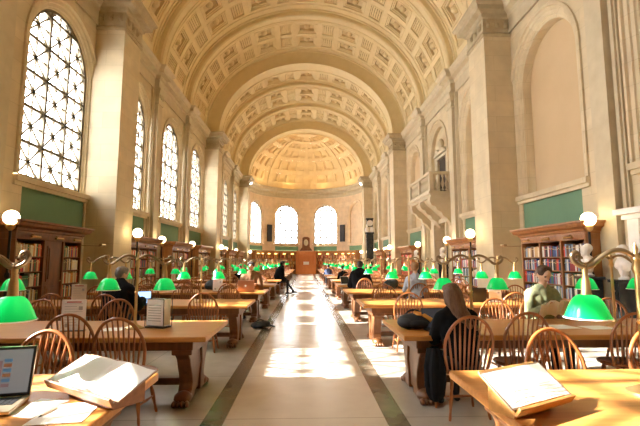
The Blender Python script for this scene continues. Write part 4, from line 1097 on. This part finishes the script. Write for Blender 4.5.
    # hair: cap of displaced shell pieces
    hc_caps = [(hp((0,-.012,.035)),hp((0,-.03,.03)),.092,.088),(hp((0,-.035,-.01)),hp((0,-.03,.02)),.078,.085),(hp((-.04,.02,.075)),hp((.04,.02,.075)),.046,.046)]
    if hair == 'long':
        b = chest
        hc_caps += [(hp((-.05,-.04,.0)),Vector((-.05+hc.x*.7,neck.y-.06,neck.z-.05)),.055,.045),(hp((.05,-.04,.0)),Vector((.08+hc.x*.7,neck.y-.06,neck.z-.05)),.055,.045),
                    (hp((0,-.05,0)),Vector((.01+hc.x*.7,neck.y-.08,neck.z-.05)),.07,.06),
                    (Vector((-.05+hc.x*.7,neck.y-.06,neck.z-.05)),Vector((.0+hc.x*.5,chest.y-.14,chest.z+.06)),.045,.025),(Vector((.08+hc.x*.7,neck.y-.06,neck.z-.05)),Vector((.15+hc.x*.5,chest.y-.12,chest.z-.02)),.055,.03),
                    (Vector((.01+hc.x*.7,neck.y-.08,neck.z-.05)),Vector((.07+hc.x*.5,chest.y-.14,chest.z-.0)),.055,.03),(hp((-.075,.0,.02)),hp((-.085,.01,-.10)),.028,.03),(hp((.075,.0,.02)),hp((.085,.01,-.10)),.028,.03)]
    hh = remesh_body('hair',hc_caps,[],.012,[HM],root,None,3)
    return root
BLK = cloth('black',(0.005,0.005,0.006)); BLK.node_tree.nodes['Principled BSDF'].inputs['Specular IOR Level'].default_value = .15; DRK = cloth('dark_trousers',(0.03,0.03,0.04)); OLV = cloth('olive',(0.30,0.33,0.18)); BRN = cloth('brown',(0.22,0.10,0.04))
NAVY = cloth('navy',(0.02,0.03,0.08)); PALE = cloth('pale_blue',(0.55,0.62,0.75))
person(-3.20,7.36,-.25,'balding grey-haired person in a black jacket seen from behind, bent toward a blue laptop',BLK,DRK,(0.30,0.27,0.25),lean=.22,headyaw=-25,headpitch=-20,scale=1.06,bulk=.05,hands=[(-.14,.5,.80),(.16,.5,.80)])
w_ = person(1.62,4.50,.12,'woman with long light-brown hair and black coat seen from behind at the second table',BLK,DRK,(0.20,0.10,0.05),hair='long',lean=.12,headyaw=10,headpitch=-25,hands=[(-.10,.45,.79),(.16,.45,.79)],scale=.95,head_dx=-.045,bulk=.025)
co = empty('hanging_coat',(1.30,4.40,0),.1); tag(co,'long black coat hanging down beside the woman from her chair','coat')
mb = MB(); n=10
fr_ = [(.04,.68,.03),(.07,.60,.05),(.095,.5,.06),(.095,.36,.06),(.08,.24,.05),(.05,.17,.03)]
for i,(a,z,b) in enumerate(fr_[:-1]):
    a2,z2,b2 = fr_[i+1]
    for j in range(24):
        t0,t1 = 2*PI*j/24,2*PI*(j+1)/24; f=lambda t:1+.16*math.sin(5*t)
        mb.quad((a*math.cos(t0)*f(t0),b*1.9*math.sin(t0)*f(t0),z),(a*math.cos(t1)*f(t1),b*1.9*math.sin(t1)*f(t1),z),(a2*math.cos(t1)*f(t1),b2*1.9*math.sin(t1)*f(t1),z2),(a2*math.cos(t0)*f(t0),b2*1.9*math.sin(t0)*f(t0),z2))
mb.build('coat_body', BLK, co, smooth=70)
mb = MB(); mb.tube([(-.02,.06,.66),(-.06,.02,.5),(-.08,.0,.30)],[.04,.045,.035],10); mb.build('sleeve', BLK, co, smooth=70)
person(3.38,6.22,PI+.1,'person in an olive T-shirt facing the viewer and reading loose papers',OLV,DRK,(0.10,0.05,0.03),lean=.18,headyaw=0,headpitch=-28,hands=[(-.10,.36,.90),(.12,.38,.89)],scale=1.08,bulk=.01,vox=.0105)
pp = empty('newspaper',(3.36,5.80,.80),PI+.1); tag(pp,'crumpled white newspaper held up by the person in olive','newspaper')
mb = MB()
for s in (-1,1):
    for i in range(5):
        x0,x1 = s*.05*i,s*.05*(i+1); z=lambda x:.03*math.sin(abs(x)*22); y=lambda x:.02*math.cos(x*30)
        mb.add([(x0,y(x0)-.0,z(x0)),(x1,y(x1),z(x1)),(x1,y(x1)+.10,.20+z(x1)),(x0,y(x0)+.10,.20+z(x0))],[(0,1,2,3)])
        mb.add([(x0,y(x0)+.004,z(x0)),(x1,y(x1)+.004,z(x1)),(x1,y(x1)+.104,.20+z(x1)),(x0,y(x0)+.104,.20+z(x0))],[(0,1,2,3)])
pages = mb.build('page', PAPER, pp)
person(-1.52,12.2,PI,'dark-haired person in a brown jacket working behind a copper laptop',BRN,DRK,(0.03,0.02,0.015),lean=.2,headpitch=-30,vox=.018,scale=1.12,bulk=.03)
person(2.70,10.55,-.1,'sandy-haired person in a pale blue shirt seen from behind at the fourth table',PALE,NAVY,(0.55,0.30,0.14),lean=.1,headyaw=-20,scale=1.1,vox=.018)
person(1.72,13.75,-.15,'dark-haired person in black hunched over a silver laptop near the aisle',BLK,DRK,(0.03,0.02,0.015),lean=.45,headpitch=-25,scale=1.16,vox=.018,bulk=.05)
person(-1.35,20.2,R(-75),'person in black sitting at the table end with a leg stretched into the aisle',BLK,DRK,(0.03,0.02,0.015),lean=.35,vox=.02,scale=1.15,bulk=.06,legpose=[((-.12,.40,.55),(-.14,.72,.12)),((.12,.42,.54),(.12,.42,.10))],hands=[(-.1,.30,.62),(.1,.3,.62)])
put_chair(-1.45,20.2,R(-75),'windsor chair turned toward the aisle under the person with an outstretched leg',False)
person(1.75,20.0,0,'small distant person in dark clothes at the seventh balcony-side table',BLK,DRK,(0.03,0.02,0.015),lean=.4,vox=.025)
person(1.35,25.9,0,'distant person in navy leaning over the aisle end of a far table',NAVY,DRK,(0.03,0.02,0.015),lean=.4,vox=.03)
person(-2.6,17.2,PI,'distant person in black facing the viewer at the sixth window-side table',BLK,DRK,(0.05,0.03,0.02),lean=.2,vox=.025)

# ------------------------------------------------------------------ lights
w = bpy.data.worlds.new('sky'); scene.world = w; w.use_nodes = True
bg = w.node_tree.nodes['Background']; bg.inputs[0].default_value = (1.0,0.97,0.93,1); bg.inputs[1].default_value = 9.5
sd = bpy.data.lights.new('sun','SUN'); sd.energy = 23; sd.angle = R(.6); sd.color = (1,0.94,0.83)
so = bpy.data.objects.new('sun', sd); COL.objects.link(so)
dirv = Vector((1,0.05,-math.tan(R(30)))); so.rotation_euler = dirv.to_track_quat('-Z','Y').to_euler(); so.location = (-20,10,20)
# added warm fill lights hidden on the apse cornice, brightening the half dome
for a in (-60,-20,20,60):
    ld = bpy.data.lights.new('dome_fill_light','AREA'); ld.size=1.2; ld.shape='RECTANGLE'; ld.size_y=.15; ld.energy=26; ld.color=(1,.76,.42)
    lo = bpy.data.objects.new('dome_fill_light',ld); COL.objects.link(lo); lo.location=((RA-.22)*math.sin(R(a)),YC+(RA-.22)*math.cos(R(a)),10.15)
    lo.rotation_euler = Vector((-math.sin(R(a)),-math.cos(R(a)),.5)).to_track_quat('-Z','Y').to_euler()

# ------------------------------------------------------------------ camera & view
cd = bpy.data.cameras.new('camera'); cd.sensor_width = 36; cd.lens = 428/640*36; cd.clip_end = 300
cam = bpy.data.objects.new('camera', cd); COL.objects.link(cam); cam.location = (0,0,1.55)
cam.rotation_euler = Euler((R(90+6.37),0,R(-1.87)),'XYZ'); scene.camera = cam
vs = scene.view_settings; vs.view_transform = 'Standard'; vs.look = 'None'; vs.gamma = 1; vs.use_curve_mapping = False; vs.exposure = 1.12
scene.cycles.use_denoising = True
scene.cycles.max_bounces = 10; scene.cycles.diffuse_bounces = 7; scene.cycles.glossy_bounces = 3; scene.cycles.transparent_max_bounces = 8
scene.cycles.caustics_reflective = False; scene.cycles.caustics_refractive = False; scene.cycles.sample_clamp_indirect = 8
